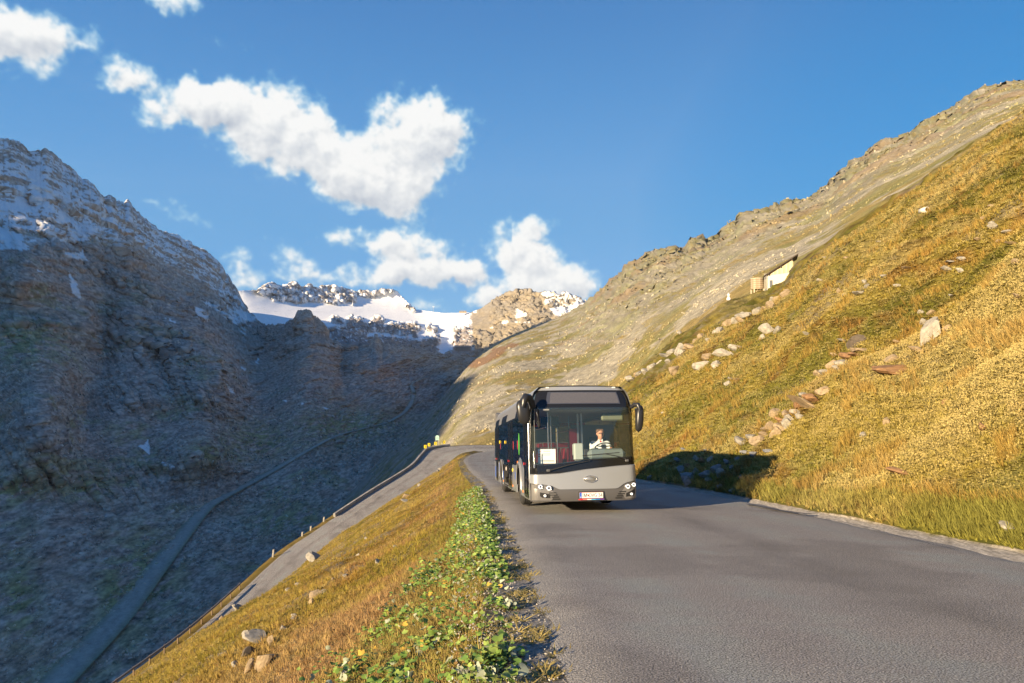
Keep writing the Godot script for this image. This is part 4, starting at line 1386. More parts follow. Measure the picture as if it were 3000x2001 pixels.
func build_leaves() -> void:
	var lm := leaf_material("round_leaf", 0.45)
	lm.roughness = 0.55
	var shapes := []
	for i in range(4):
		shapes.append(leaf_mesh(70 + i))
	var tones := [lin(0.155, 0.235, 0.045), lin(0.23, 0.30, 0.07), lin(0.10, 0.175, 0.04), lin(0.33, 0.36, 0.26), lin(0.24, 0.25, 0.05)]
	var lmats := []
	for i in range(5):
		var m := mat("leaf_tone_%d" % i, tones[i], 0.6, 0.0, 0.3)
		m.backlight_enabled = true
		m.backlight = Color(0.4, 0.4, 0.4)
		lmats.append(m)
	var stem := Mb.new()
	stem.tube([Vector3.ZERO, Vector3(0.02, 0.6, 0), Vector3(0.06, 1.0, 0)], [0.02, 0.016, 0.012], 4, false)
	var stem_mesh := stem.done()
	# where they grow: a band that widens towards the camera
	var near := []
	var buf := PackedFloat32Array()
	var tries := 0
	while tries < 8200:
		tries += 1
		var d := 3.3 + 24.0 * pow(rng.randf(), 1.5)
		var e := road_edge(road_t(-d), false)
		var wide := lerpf(2.4, 0.8, sst(3.5, 15.0, d))
		var off := 0.42 + wide * pow(rng.randf(), 1.2)
		var clump := fb(Vector3(e.x - off, 0, -d), 0.7)
		if clump < 0.04 + 0.06 * off and rng.randf() < 0.9:
			continue
		var q := proj(Vector3(e.x - off, e.y - 0.25 * off, -d))
		var k := hit(BS, q.x, q.y)
		if k < 0:
			continue
		var p := Vector3(e.x - off, 0, -d)
		# height of the bank there
		p.y = BS.p[k].y + (BS.n[k].x * (BS.p[k].x - p.x) + BS.n[k].z * (BS.p[k].z - p.z)) / maxf(BS.n[k].y, 0.3)
		near.append([d, p])
	near.sort_custom(func(a, b): return a[0] < b[0])
	var made := 0
	for item in near:
		var d: float = item[0]
		var p: Vector3 = item[1]
		var h := rng.randf_range(0.05, 0.15)
		var cnt := 3 + rng.randi() % 4
		if made < 110 and rng.randf() < 0.5:
			made += 1
			var t := thing("leafy_plant", "low plant with round green and white-backed leaves on the verge", "plant", Transform3D(Basis(), p - Vector3(0, 0.02, 0)), "round-leaved plants on the verge")
			for i in range(cnt):
				var a := TAU * (i + rng.randf()) / cnt
				var rad := rng.randf_range(0.02, 0.10)
				var hh := h * rng.randf_range(0.5, 1.2)
				var sz := rng.randf_range(0.04, 0.095)
				var pale := rng.randf() < 0.12
				var tip := Vector3(cos(a) * rad, hh, sin(a) * rad)
				var bs := Basis(Vector3.UP, a) * Basis(Vector3(0, 0, 1), rng.randf_range(-0.7, 0.2)) * Basis(Vector3.RIGHT, rng.randf_range(-0.5, 0.5) + (0.9 if pale else 0.0))
				inst("leaf", shapes[rng.randi() % 4], lmats[3 if pale else [0, 1, 1, 2, 4][rng.randi() % 5]], t, Transform3D(bs * Basis.from_scale(Vector3.ONE * sz), tip))
				var up := tip.normalized()
				var ax := up.cross(Vector3.FORWARD).normalized()
				inst("stalk", stem_mesh, lmats[1], t, Transform3D(Basis(ax * 0.18, up * tip.length(), ax.cross(up) * 0.18), Vector3.ZERO))
		else:
			for i in range(cnt):
				var a := rng.randf() * TAU
				var sz := rng.randf_range(0.03, 0.075)
				var pale := rng.randf() < 0.10
				var cc: Color = [Color(0.155, 0.235, 0.045), Color(0.23, 0.30, 0.07), Color(0.10, 0.175, 0.04)][rng.randi() % 3]
				if pale:
					cc = Color(0.33, 0.36, 0.26)
				elif rng.randf() < 0.06:
					cc = Color(0.42, 0.27, 0.05)
				var bs := Basis(Vector3.UP, a) * Basis(Vector3(0, 0, 1), rng.randf_range(-0.7, 0.2)) * Basis(Vector3.RIGHT, rng.randf_range(-0.5, 0.5) + (0.9 if pale else 0.0))
				put(buf, bs * Basis.from_scale(Vector3.ONE * sz), p + Vector3(cos(a) * 0.09, h * rng.randf_range(0.3, 1.1), sin(a) * 0.09), cc * rng.randf_range(0.95, 1.5))
	scatter("verge_leaves", shapes[0], lm, buf)
	print("leaves ", made, " ", buf.size() / 16)

# ---------------------------------------------------------------- the bus: local x to the right seen from the front, y up, +z forwards, ground at y = 0, front at z = 6
const BW := 1.275

func bus_x(y: float) -> float:
	return tab([[0.0, BW - 0.02], [0.5, BW], [2.1, BW], [2.5, 1.245], [2.75, 1.19], [2.88, 1.13], [2.97, 1.02], [3.2, 1.0]], y)

func fs(x: float, y: float, off := 0.0) -> Vector3:
	# the curved front of the bus
	var xn := clampf(x / BW, -1.0, 1.0)
	var ax := absf(x)
	var z := 6.0 - 0.10 * xn * xn
	if ax > 1.095:
		var e := minf((ax - 1.095) / 0.18, 1.0)
		z -= 0.18 * (1.0 - sqrt(maxf(0.0, 1.0 - e * e)))
	if y < 0.5:
		z -= 0.07 * pow((0.5 - y) / 0.25, 2)
	if y > 1.0:
		z -= 0.10 * (y - 1.0) / 1.5
	if y > 2.5:
		z -= 0.14 * (y - 2.5) / 0.45
	var o := Vector3(xn * 0.35, 0.0, 1.0).normalized()
	if ax > 1.095:
		o = Vector3(xn * 0.8, 0.0, 0.8).normalized()
	return Vector3(xn * bus_x(y), y, z) + o * off

func front_patch(x0: float, x1: float, lo: Array, hi: Array, off: float, nx := 28, ny := 6) -> ArrayMesh:
	var b := Mb.new()
	var pts := []
	for j in range(ny):
		for i in range(nx):
			var x := lerpf(x0, x1, float(i) / (nx - 1))
			pts.append(fs(x, lerpf(tab(lo, x), tab(hi, x), float(j) / (ny - 1)), off))
	b.grid(pts, nx, ny)
	return b.done()

func side_xf(left: bool) -> Transform3D:
	# plate x runs along the bus, plate z points outwards
	if left:
		return Transform3D(Basis(Vector3(0, 0, 1), Vector3(0, 1, 0), Vector3(-1, 0, 0)), Vector3(-BW, 0, 0))
	return Transform3D(Basis(Vector3(0, 0, -1), Vector3(0, 1, 0), Vector3(1, 0, 0)), Vector3(BW, 0, 0))

func plate(outline: Array, left: bool, z0: float, z1: float) -> ArrayMesh:
	var b := Mb.new()
	var a := PackedVector2Array()
	for p in outline:
		a.append(Vector2(p[0] if left else -p[0], p[1]))
	b.poly(a, z0, z1, side_xf(left))
	return b.done()

func rect(z0: float, y0: float, z1: float, y1: float) -> Array:
	return [[z0, y0], [z1, y0], [z1, y1], [z0, y1]]

func upper_side(z0: float, z1: float, y0: float, y1: float, left: bool, off: float, slant := 0.0) -> ArrayMesh:
	# a strip on the inclined upper side wall
	var b := Mb.new()
	var pts := []
	var sg := -1.0 if left else 1.0
	var nv := 6
	for j in range(nv):
		var y := lerpf(y0, y1, float(j) / (nv - 1))
		var sl := slant * float(j) / (nv - 1)
		for i in range(2):
			var z := (z0 if (i == 0) == left else z1) + sl
			pts.append(Vector3(sg * (bus_x(y) + off), y + off * 0.3, z))
	b.grid(pts, 2, nv)
	return b.done()

func ring_mesh(r0: float, r1: float, depth: float, seg := 20) -> ArrayMesh:
	var b := Mb.new()
	b.lathe([[r0, 0.0], [r1, 0.0], [r1, depth], [(r0 + r1) * 0.5, depth * 1.5], [r0, depth], [r0, 0.0]], seg, Transform3D(Basis(Vector3.RIGHT, PI / 2), Vector3.ZERO))
	return b.done()

func disc_mesh(r: float, dome: float, seg := 20) -> ArrayMesh:
	var b := Mb.new()
	b.lathe([[r, 0.0], [r * 0.95, dome * 0.4], [r * 0.6, dome * 0.85], [0.0, dome]], seg, Transform3D(Basis(Vector3.RIGHT, PI / 2), Vector3.ZERO))
	return b.done()

func glass(key: String, c: Color, alpha: float, spec := 1.0) -> StandardMaterial3D:
	var m := mat(key, Color(c.r, c.g, c.b, alpha), 0.02, 0.0, spec)
	m.transparency = BaseMaterial3D.TRANSPARENCY_ALPHA
	return m

func text_on(parent: Node, called: String, s: String, h: float, m: Material, xf: Transform3D, font_name := "Droid Sans") -> void:
	var f := SystemFont.new()
	f.font_names = PackedStringArray([font_name])
	var t := TextMesh.new()
	t.text = s
	t.font = f
	t.font_size = 64
	t.pixel_size = h / 46.0
	t.depth = 0.004
	inst(called, t, m, parent, xf)

func wheel(parent: Node, at: Vector3, left: bool) -> void:
	var w := Node3D.new()
	w.name = "wheel"
	parent.add_child(w, true)
	w.position = at
	w.basis = Basis(Vector3(0, 0, 1), PI / 2 if left else -PI / 2)     # lathe axis y points outwards
	var b := Mb.new()
	b.lathe([[0.29, -0.15], [0.44, -0.15], [0.475, -0.11], [0.48, -0.06], [0.48, 0.06], [0.475, 0.11], [0.44, 0.15], [0.31, 0.155], [0.29, 0.12]], 36)
	for k in range(4):
		b.lathe([[0.483, -0.09 + k * 0.05], [0.486, -0.085 + k * 0.05], [0.486, -0.06 + k * 0.05], [0.483, -0.055 + k * 0.05]], 36)
	inst("tyre", b.done(), mat("rubber", lin(0.03, 0.029, 0.028), 0.85), w)
	var r := Mb.new()
	r.lathe([[0.30, 0.14], [0.295, 0.10], [0.20, 0.02], [0.15, 0.03], [0.145, 0.09], [0.10, 0.11], [0.0, 0.115]], 32)
	for k in range(10):
		var a := TAU * k / 10
		r.tube([Vector3(cos(a) * 0.125, 0.08, sin(a) * 0.125), Vector3(cos(a) * 0.125, 0.125, sin(a) * 0.125)], [0.014, 0.012], 6)
	inst("rim", r.done(), mat("steel_rim", lin(0.55, 0.54, 0.52), 0.35, 0.7), w)

func capsule_mesh(bones: Array, cell: float, blend: float) -> ArrayMesh:
	# surface nets over the smooth union of tapered capsules [a, b, ra, rb]
	var lo := Vector3(1e9, 1e9, 1e9)
	var hi := -lo
	for q in bones:
		for e in [[q[0], q[2]], [q[1], q[3]]]:
			lo = lo.min(e[0] - Vector3.ONE * (e[1] + cell * 2.5))
			hi = hi.max(e[0] + Vector3.ONE * (e[1] + cell * 2.5))
	var n := Vector3i((hi - lo) / cell) + Vector3i(2, 2, 2)
	var f := PackedFloat32Array()
	f.resize(n.x * n.y * n.z)
	f.fill(9.0)
	for q in bones:
		var a: Vector3 = q[0]
		var ab: Vector3 = q[1] - a
		var l2 := maxf(ab.length_squared(), 1e-8)
		var rm: float = maxf(q[2], q[3]) + cell * 2.5 + blend
		var b0 := (a.min(q[1]) - Vector3.ONE * rm - lo) / cell
		var b1 := (a.max(q[1]) + Vector3.ONE * rm - lo) / cell
		for z in range(maxi(0, int(b0.z)), mini(n.z, int(b1.z) + 1)):
			for y in range(maxi(0, int(b0.y)), mini(n.y, int(b1.y) + 1)):
				for x in range(maxi(0, int(b0.x)), mini(n.x, int(b1.x) + 1)):
					var p := lo + Vector3(x, y, z) * cell
					var t := clampf((p - a).dot(ab) / l2, 0.0, 1.0)
					var d := p.distance_to(a + ab * t) - lerpf(q[2], q[3], t)
					var k := (z * n.y + y) * n.x + x
					var o := f[k]
					var h := clampf(0.5 + 0.5 * (o - d) / blend, 0.0, 1.0)
					f[k] = lerpf(o, d, h) - blend * h * (1.0 - h) if o < 8.0 else d
	var ids := {}
	var vs := []
	for z in range(n.z - 1):
		for y in range(n.y - 1):
			for x in range(n.x - 1):
				var sum := Vector3.ZERO
				var cnt := 0
				var base := (z * n.y + y) * n.x + x
				var inside := 0
				for c in range(8):
					if f[base + (c & 1) + ((c >> 1) & 1) * n.x + (c >> 2) * n.x * n.y] < 0.0:
						inside += 1
				if inside == 0 or inside == 8:
					continue
				for e in [[0, 1], [2, 3], [4, 5], [6, 7], [0, 2], [1, 3], [4, 6], [5, 7], [0, 4], [1, 5], [2, 6], [3, 7]]:
					var va := Vector3(e[0] & 1, (e[0] >> 1) & 1, e[0] >> 2)
					var vb := Vector3(e[1] & 1, (e[1] >> 1) & 1, e[1] >> 2)
					var fa := f[base + int(va.x) + int(va.y) * n.x + int(va.z) * n.x * n.y]
					var f2 := f[base + int(vb.x) + int(vb.y) * n.x + int(vb.z) * n.x * n.y]
					if (fa < 0.0) != (f2 < 0.0):
						sum += va.lerp(vb, fa / (fa - f2))
						cnt += 1
				ids[base] = vs.size()
				vs.append(lo + (Vector3(x, y, z) + sum / cnt) * cell)
	var m := Mb.new()
	m.smooth(true)
	var sx := 1
	var sy := n.x
	var sz := n.x * n.y
	for z in range(1, n.z - 1):
		for y in range(1, n.y - 1):
			for x in range(1, n.x - 1):
				var k := (z * n.y + y) * n.x + x
				var s0 := f[k] < 0.0
				for ax in range(3):
					var st: int = [sx, sy, sz][ax]
					var u: int = [sy, sz, sx][ax]
					var w: int = [sz, sx, sy][ax]
					if s0 == (f[k + st] < 0.0):
						continue
					var q := [k - u - w, k - w, k, k - u]
					if not (ids.has(q[0]) and ids.has(q[1]) and ids.has(q[2]) and ids.has(q[3])):
						continue
					if s0:
						m.quad(vs[ids[q[0]]], vs[ids[q[1]]], vs[ids[q[2]]], vs[ids[q[3]]])
					else:
						m.quad(vs[ids[q[3]]], vs[ids[q[2]]], vs[ids[q[1]]], vs[ids[q[0]]])
	return m.done()

func seat(parent: Node, x: float, z: float, y: float, red: Material, shell: Material) -> void:
	var s := Node3D.new()
	s.name = "passenger_seat"
	parent.add_child(s, true)
	s.position = Vector3(x, y, z)
	var b := Mb.new()
	b.cbox(Vector3(0, 0.43, 0), Vector3(0.43, 0.08, 0.42), 0.03)
	inst("cushion", b.done(), red, s)
	b = Mb.new()
	b.cbox(Vector3(0, 0.80, -0.20), Vector3(0.42, 0.68, 0.06), 0.03, Basis(Vector3.RIGHT, -0.12))
	inst("backrest", b.done(), red, s)
	b = Mb.new()
	b.cbox(Vector3(0, 0.80, -0.25), Vector3(0.45, 0.74, 0.035), 0.02, Basis(Vector3.RIGHT, -0.12))
	inst("back_shell", b.done(), shell, s)
	b = Mb.new()
	b.box(Vector3(0, 0.2, 0), Vector3(0.12, 0.4, 0.3))
	inst("pedestal", b.done(), shell, s)

func bus_mirror(parent: Node, at: Vector3, left: bool) -> void:
	# an ear-shaped housing hanging from a bent arm
	var black := mat("mirror_black", lin(0.022, 0.022, 0.024), 0.32)
	var mr := Node3D.new()
	mr.name = "mirror"
	parent.add_child(mr, true)
	mr.position = at
	var sg := -1.0 if left else 1.0
	var b := Mb.new()
	b.smooth(true)
	# rounded housing: superellipse slices from bottom to top
	var rows := 14
	var seg := 18
	var prev := []
	var hh := 0.30 if left else 0.33
	var ww := 0.155 if left else 0.095
	for j in range(rows + 1):
		var t := lerpf(-1.0, 1.0, float(j) / rows)
		var sc := pow(maxf(0.0, 1.0 - pow(absf(t), 3.2)), 0.45)
		var ring := []
		for k in range(seg):
			var a := TAU * k / seg
			var cx := signf(cos(a)) * pow(absf(cos(a)), 0.75)
			var cz := signf(sin(a)) * pow(absf(sin(a)), 0.75)
			ring.append(Vector3(cx * ww * sc + sg * 0.03 * t, t * hh - 0.02 * t * t, cz * 0.10 * sc + 0.03 * (1.0 - t * t)))
		if j > 0:
			for k in range(seg):
				var k2 := (k + 1) % seg
				b.quad(prev[k2], prev[k], ring[k], ring[k2])
		prev = ring
	inst("housing", b.done(), black, mr)
	b = Mb.new()
	if left:
		b.tube([Vector3(0.01, 0.08, 0.06), Vector3(0.01, 0.25, 0.07), Vector3(0.06, 0.34, 0.05), Vector3(0.14, 0.33, -0.03), Vector3(0.21, 0.24, -0.13), Vector3(0.26, 0.10, -0.2)], [0.09, 0.095, 0.09, 0.085, 0.08, 0.07], 10)
	else:
		b.tube([Vector3(0.0, 0.02, 0.07), Vector3(0.0, 0.20, 0.08), Vector3(-0.03, 0.31, 0.05), Vector3(-0.10, 0.31, -0.04), Vector3(-0.16, 0.26, -0.12)], [0.06, 0.062, 0.058, 0.05, 0.045], 10)
	inst("arm", b.done(), black, mr)
	b = Mb.new()
	b.cbox(Vector3(0, -0.02, -0.085), Vector3(ww * 1.5, hh * 1.5, 0.03), 0.014)
	inst("mirror_glass", b.done(), mat("mirror_silver", lin(0.8, 0.82, 0.84), 0.03, 1.0), mr)
	if left:
		b = Mb.new()
		b.tube([Vector3(0.35, 0.05, -0.12), Vector3(0.36, -0.08, -0.10), Vector3(0.375, -0.30, -0.11), Vector3(0.38, -0.37, -0.12)], [0.05, 0.065, 0.055, 0.02], 10, true, 0.5)
		inst("kerb_mirror", b.done(), black, mr)

func headlight(parent: Node, x: float, y: float, r: float, glow: Material, dark: Material) -> void:
	var h := Node3D.new()
	h.name = "headlight"
	parent.add_child(h, true)
	var p := fs(x, y, 0.02)
	h.position = p
	h.basis = Basis(Vector3.UP, x / BW * 0.25)
	inst("ring", ring_mesh(r * 0.62, r, 0.02), glow, h)
	inst("lens", disc_mesh(r * 0.6, 0.02), dark, h)
	var b := Mb.new()
	b.lathe([[r * 1.05, -0.04], [r * 1.3, -0.035], [r * 1.3, 0.012], [r * 1.02, 0.016], [r * 1.0, -0.01]], 22, Transform3D(Basis(Vector3.RIGHT, PI / 2), Vector3.ZERO))
	inst("bezel", b.done(), mat("chrome", lin(0.62, 0.61, 0.60), 0.22, 0.8), h)

func build_bus() -> void:
	var zb := Vector3(0.096, 0.1285, 1.0).normalized()
	var xb := Vector3(zb.z, 0, -zb.x).normalized()
	var yb := zb.cross(xb).normalized()
	var front := Vector3(1.73, -2.05 + 0.03, -16.02)
	var bus := thing("city_bus", "silver and black low-floor city bus driving up the mountain road", "bus", Transform3D(Basis(xb, yb, zb), front - zb * 6.0))
	var silver := mat("bus_silver", lin(0.37, 0.385, 0.405), 0.36, 0.4)
	silver.clearcoat_enabled = true
	silver.clearcoat = 0.6
	silver.clearcoat_roughness = 0.08
	var grey := mat("bus_grey", lin(0.16, 0.155, 0.155), 0.36, 0.45)
	grey.clearcoat_enabled = true
	grey.clearcoat = 0.5
	grey.clearcoat_roughness = 0.1
	var roofm := mat("bus_roof", lin(0.30, 0.30, 0.31), 0.35, 0.4)
	var black := mat("bus_black", lin(0.012, 0.012, 0.013), 0.12)
	var dark := mat("bus_dark", lin(0.02, 0.02, 0.021), 0.6)
	var tint := glass("bus_tint", Color(0.012, 0.014, 0.016), 0.62)
	var clear := glass("bus_windscreen", Color(0.55, 0.65, 0.62), 0.05, 1.0)
	var steel := mat("bus_steel", lin(0.62, 0.62, 0.60), 0.25, 0.85)
	var red := mat("seat_red", lin(0.42, 0.02, 0.05), 0.75)
	var shell := mat("seat_shell", lin(0.30, 0.31, 0.29), 0.6)
	var glow := mat("lamp_ring", lin(0.9, 0.9, 0.9), 0.2)
	glow.emission_enabled = true
	glow.emission = Color(1, 1, 1)
	glow.emission_energy_multiplier = 0.25
	var lens := mat("lamp_lens", lin(0.05, 0.06, 0.08), 0.05)
	# ---- front
	inst("bumper", front_patch(-BW, BW, [[0, 0.265]], [[0, 0.535]], 0.0, 40, 8), grey, bus)
	var ptop := [[-1.275, 0.885], [-0.95, 0.885], [-0.6, 0.90], [0.0, 0.985], [0.7, 1.05], [1.275, 1.085]]
	var plow := [[-1.275, 0.69], [-1.0, 0.665], [-0.78, 0.63], [-0.66, 0.565], [-0.60, 0.545], [0.74, 0.545], [0.80, 0.565], [0.93, 0.65], [1.0, 0.68], [1.275, 0.735]]
	inst("front_panel", front_patch(-BW, BW, plow, ptop, 0.012, 60, 8), silver, bus)
	var b := Mb.new()
	var strip := []
	for i in range(40):
		var x := lerpf(-BW, BW, i / 39.0)
		strip.append(fs(x, tab(ptop, x), 0.012))
	for i in range(40):
		var x := lerpf(-BW, BW, i / 39.0)
		strip.append(fs(x, tab(ptop, x) + 0.02, -0.03))
	b.grid(strip, 40, 2)
	inst("panel_ledge", b.done(), silver, bus)
	inst("lamp_field", front_patch(-BW, BW, [[0, 0.53]], [[-1.275, 0.75], [1.275, 0.78]], -0.012, 40, 4), grey, bus)
	# lamp housings: lighter corner pieces with a dark recess for the fog lamp
	for sg in [-1.0, 1.0]:
		var f := Node3D.new()
		f.name = "lamp_housing"
		bus.add_child(f, true)
		var hx := [[-1.245, 0.30], [-0.80, 0.28], [-0.70, 0.50], [-0.78, 0.60], [-1.25, 0.665]] if sg < 0 else [[1.245, 0.31], [0.98, 0.30], [0.86, 0.50], [0.96, 0.63], [1.25, 0.70]]
		var pts := PackedVector2Array()
		for q in hx:
			pts.append(Vector2(q[0], q[1]))
		if Geometry2D.is_polygon_clockwise(pts):
			pts.reverse()
		var ix := Geometry2D.triangulate_polygon(pts)
		b = Mb.new()
		b.smooth(false)
		# subdivided so that it follows the curved corner
		var cx0 := minf(hx[0][0], hx[2][0])
		var cx1 := maxf(hx[0][0], hx[2][0])
		var lo := [[-1.25, 0.30], [-0.80, 0.285], [-0.74, 0.42]] if sg < 0 else [[0.87, 0.44], [0.97, 0.30], [1.25, 0.31]]
		var hi := [[-1.25, 0.665], [-0.86, 0.60], [-0.72, 0.46]] if sg < 0 else [[0.87, 0.47], [0.98, 0.62], [1.25, 0.70]]
		inst("cover", front_patch(cx0, cx1, lo, hi, 0.010, 16, 5), mat("lamp_silver", lin(0.36, 0.345, 0.33), 0.3, 0.6), f)
		var rl := [[-1.07, 0.40], [-1.02, 0.36], [-0.83, 0.345]] if sg < 0 else [[0.98, 0.345], [1.17, 0.37], [1.2, 0.42]]
		var rh := [[-1.07, 0.485], [-0.83, 0.44]] if sg < 0 else [[0.98, 0.43], [1.2, 0.53]]
		inst("fog_recess", front_patch(rl[0][0], rl[2][0], rl, rh, 0.014, 10, 4), dark, f)
		var ul := [[-1.20, 0.575], [-0.80, 0.525]] if sg < 0 else [[0.95, 0.545], [1.22, 0.585]]
		var uh := [[-1.20, 0.665], [-0.84, 0.63], [-0.74, 0.575]] if sg < 0 else [[0.95, 0.62], [1.22, 0.685]]
		inst("lamp_cover", front_patch(ul[0][0], ul[1][0], ul, uh, 0.015, 12, 4), mat("lamp_glass", lin(0.30, 0.29, 0.28), 0.12, 0.5), f)
		for k in range(4):
			# louvres between the lamps and the number plate
			var yy := 0.31 + k * 0.048
			var xx: float = sg * (0.60 + 0.03 * k)
			if sg > 0:
				xx = 0.72 + 0.03 * k
			inst("louvre", front_patch(minf(xx, xx + sg * 0.17), maxf(xx, xx + sg * 0.17), [[0, yy]], [[0, yy + 0.026]], 0.012, 6, 2), dark, f)
	for q in [[-1.05, 0.612, 0.044], [-0.855, 0.578, 0.05], [-0.95, 0.405, 0.028], [1.02, 0.585, 0.05], [1.165, 0.622, 0.044], [1.10, 0.41, 0.028]]:
		headlight(bus, q[0], q[1], q[2], glow, lens)
	inst("mask", front_patch(-BW, BW, [[-1.275, 0.89], [-0.6, 0.90], [0.0, 0.98], [1.275, 1.08]], [[-1.275, 1.14], [-0.9, 1.12], [0.0, 1.22], [1.275, 1.30]], -0.02, 44, 6), black, bus)
	inst("windscreen", front_patch(-1.235, 1.235, [[-1.275, 1.12], [-0.9, 1.10], [0.0, 1.20], [1.275, 1.28]], [[0, 2.46]], -0.005, 44, 12), clear, bus)
	for sg in [-1.0, 1.0]:
		inst("windscreen_pillar", front_patch(minf(sg * 1.19, sg * BW), maxf(sg * 1.19, sg * BW), [[0, 1.10]], [[0, 2.5]], -0.012, 5, 12), black, bus)
	inst("header", front_patch(-1.20, BW, [[0, 2.43]], [[0, 2.90]], -0.012, 40, 6), black, bus)
	inst("corner_window", front_patch(-BW, -1.20, [[0, 2.46]], [[0, 2.88]], -0.008, 5, 6), glass("corner_glass", Color(0.4, 0.5, 0.6), 0.35), bus)
	inst("roof_rim", front_patch(-BW, BW, [[0, 2.885]], [[0, 2.975]], 0.012, 40, 4), silver, bus)
	# destination display with its rows of little lamps
	var dsp := Node3D.new()
	dsp.name = "destination_display"
	bus.add_child(dsp, true)
	inst("screen", front_patch(-0.90, 0.98, [[0, 2.545]], [[0, 2.845]], 0.004, 30, 4), mat("display_glass", lin(0.05, 0.055, 0.075), 0.08), dsp)
	var dots := Mb.new()
	dots.smooth(false)
	for j in range(17):
		for i in range(104):
			var x := lerpf(-0.80, 0.94, i / 103.0)
			var y := lerpf(2.575, 2.82, j / 16.0)
			var p := fs(x, y, 0.008)
			var e := 0.0052
			dots.quad(p + Vector3(-e, -e, 0), p + Vector3(e, -e, 0), p + Vector3(e, e, -0.002), p + Vector3(-e, e, -0.002))
	var dm := inst("display_dots", dots.done(), mat("display_dot", lin(0.15, 0.145, 0.165), 0.5), dsp)
	kind(dm, "stuff")
	for q in [-0.98, 1.02]:
		b = Mb.new()
		b.cbox(fs(q, 2.955, 0.02), Vector3(0.09, 0.03, 0.03), 0.01)
		inst("marker_light", b.done(), mat("marker_white", lin(0.85, 0.85, 0.82), 0.3), bus)
	# emblem: an oval ring with a flowing stroke across
	var em := Node3D.new()
	em.name = "emblem"
	bus.add_child(em, true)
	em.position = fs(0.12, 0.775, 0.014)
	em.basis = Basis(Vector3.UP, 0.03)
	b = Mb.new()
	b.lathe([[0.0, 0.008], [0.80, 0.008], [0.84, 0.0]], 36, Transform3D(Basis(Vector3.RIGHT, PI / 2) * Basis.from_scale(Vector3(0.165, 1, 0.085)), Vector3.ZERO))
	inst("badge", b.done(), mat("badge_grey", lin(0.42, 0.42, 0.41), 0.3, 0.6), em)
	b = Mb.new()
	b.lathe([[0.86, 0.0], [0.9, 0.02], [0.97, 0.02], [1.0, 0.0]], 36, Transform3D(Basis(Vector3.RIGHT, PI / 2) * Basis.from_scale(Vector3(0.165, 1, 0.085)), Vector3.ZERO))
	inst("rim", b.done(), mat("chrome", lin(0.62, 0.61, 0.60), 0.22, 0.8), em)
	for sgn in [1.0, -1.0]:
		b = Mb.new()
		b.poly(PackedVector2Array([Vector2(-0.125, 0.005) * sgn, Vector2(-0.10, -0.035) * sgn, Vector2(-0.04, -0.055) * sgn, Vector2(0.03, -0.052) * sgn, Vector2(0.0, -0.035) * sgn, Vector2(-0.06, -0.025) * sgn]), 0.008, 0.014)
		inst("stroke", b.done(), mat("badge_stroke", lin(0.24, 0.24, 0.235), 0.35, 0.6), em)
	# number plate
	var pl := Node3D.new()
	pl.name = "number_plate"
	bus.add_child(pl, true)
	pl.position = fs(0.13, 0.39, 0.018)
	pl.basis = Basis(Vector3.RIGHT, 0.06)
	b = Mb.new()
	b.cbox(Vector3(0, 0, 0), Vector3(0.60, 0.20, 0.018), 0.006)
	inst("holder", b.done(), dark, pl)
	b = Mb.new()
	b.box(Vector3(0, 0.012, 0.0095), Vector3(0.555, 0.14, 0.006))
	inst("plate", b.done(), mat("plate_white", lin(0.82, 0.82, 0.80), 0.4), pl)
	for yy in [0.0775, -0.0535]:
		b = Mb.new()
		b.box(Vector3(0.0, yy, 0.0135), Vector3(0.55, 0.007, 0.003))
		inst("red_line", b.done(), mat("plate_red", lin(0.6, 0.04, 0.03), 0.4), pl)
	b = Mb.new()
	b.box(Vector3(-0.252, 0.012, 0.0135), Vector3(0.045, 0.13, 0.003))
	inst("euro_band", b.done(), mat("plate_blue", lin(0.02, 0.10, 0.55), 0.4), pl)
	text_on(pl, "country_letter", "A", 0.035, mats["plate_white"], Transform3D(Basis(), Vector3(-0.252, -0.03, 0.017)))
	var ink := mat("plate_ink", lin(0.012, 0.012, 0.012), 0.5)
	text_on(pl, "district_letters", "IM", 0.086, ink, Transform3D(Basis.from_scale(Vector3(0.82, 1, 1)), Vector3(-0.16, 0.012, 0.014)))
	text_on(pl, "series_letters", "OVG 34", 0.086, ink, Transform3D(Basis.from_scale(Vector3(0.82, 1, 1)), Vector3(0.10, 0.012, 0.014)))
	b = Mb.new()
	b.poly(PackedVector2Array([Vector2(-0.02, 0.022), Vector2(-0.022, 0.0), Vector2(0.0, -0.03), Vector2(0.022, 0.0), Vector2(0.02, 0.022), Vector2(0.0, 0.012)]), 0.0, 0.004, Transform3D(Basis(), Vector3(-0.075, 0.014, 0.0125)))
	inst("crest", b.done(), mat("crest_red", lin(0.35, 0.05, 0.03), 0.5), pl)
	var cols := [lin(0.75, 0.03, 0.05), lin(0.75, 0.20, 0.18), lin(0.72, 0.72, 0.74), lin(0.10, 0.45, 0.75), lin(0.02, 0.22, 0.65), lin(0.14, 0.06, 0.35)]
	for i in range(6):
		b = Mb.new()
		b.box(Vector3(-0.255 + 0.102 * i, -0.082, 0.010), Vector3(0.102, 0.020, 0.003))
		inst("colour_strip", b.done(), mat("strip_%d" % i, cols[i], 0.4), pl)
	# wipers
	for wv in [[[-0.86, 0.985], [-0.78, 1.00], [-0.40, 1.10], [0.12, 1.20]], [[1.02, 1.19], [0.98, 1.24], [0.75, 1.30], [0.50, 1.35]]]:
		var wp := Node3D.new()
		wp.name = "wiper"
		bus.add_child(wp, true)
		var line := []
		for q in wv:
			line.append(fs(q[0], q[1], 0.035))
		b = Mb.new()
		b.tube(line, [0.018, 0.016, 0.012, 0.008], 6)
		inst("arm", b.done(), dark, wp)
		b = Mb.new()
		var e0 := fs(wv[3][0] - 0.55, wv[3][1] + (0.02 if wv[0][0] < 0 else -0.035), 0.02)
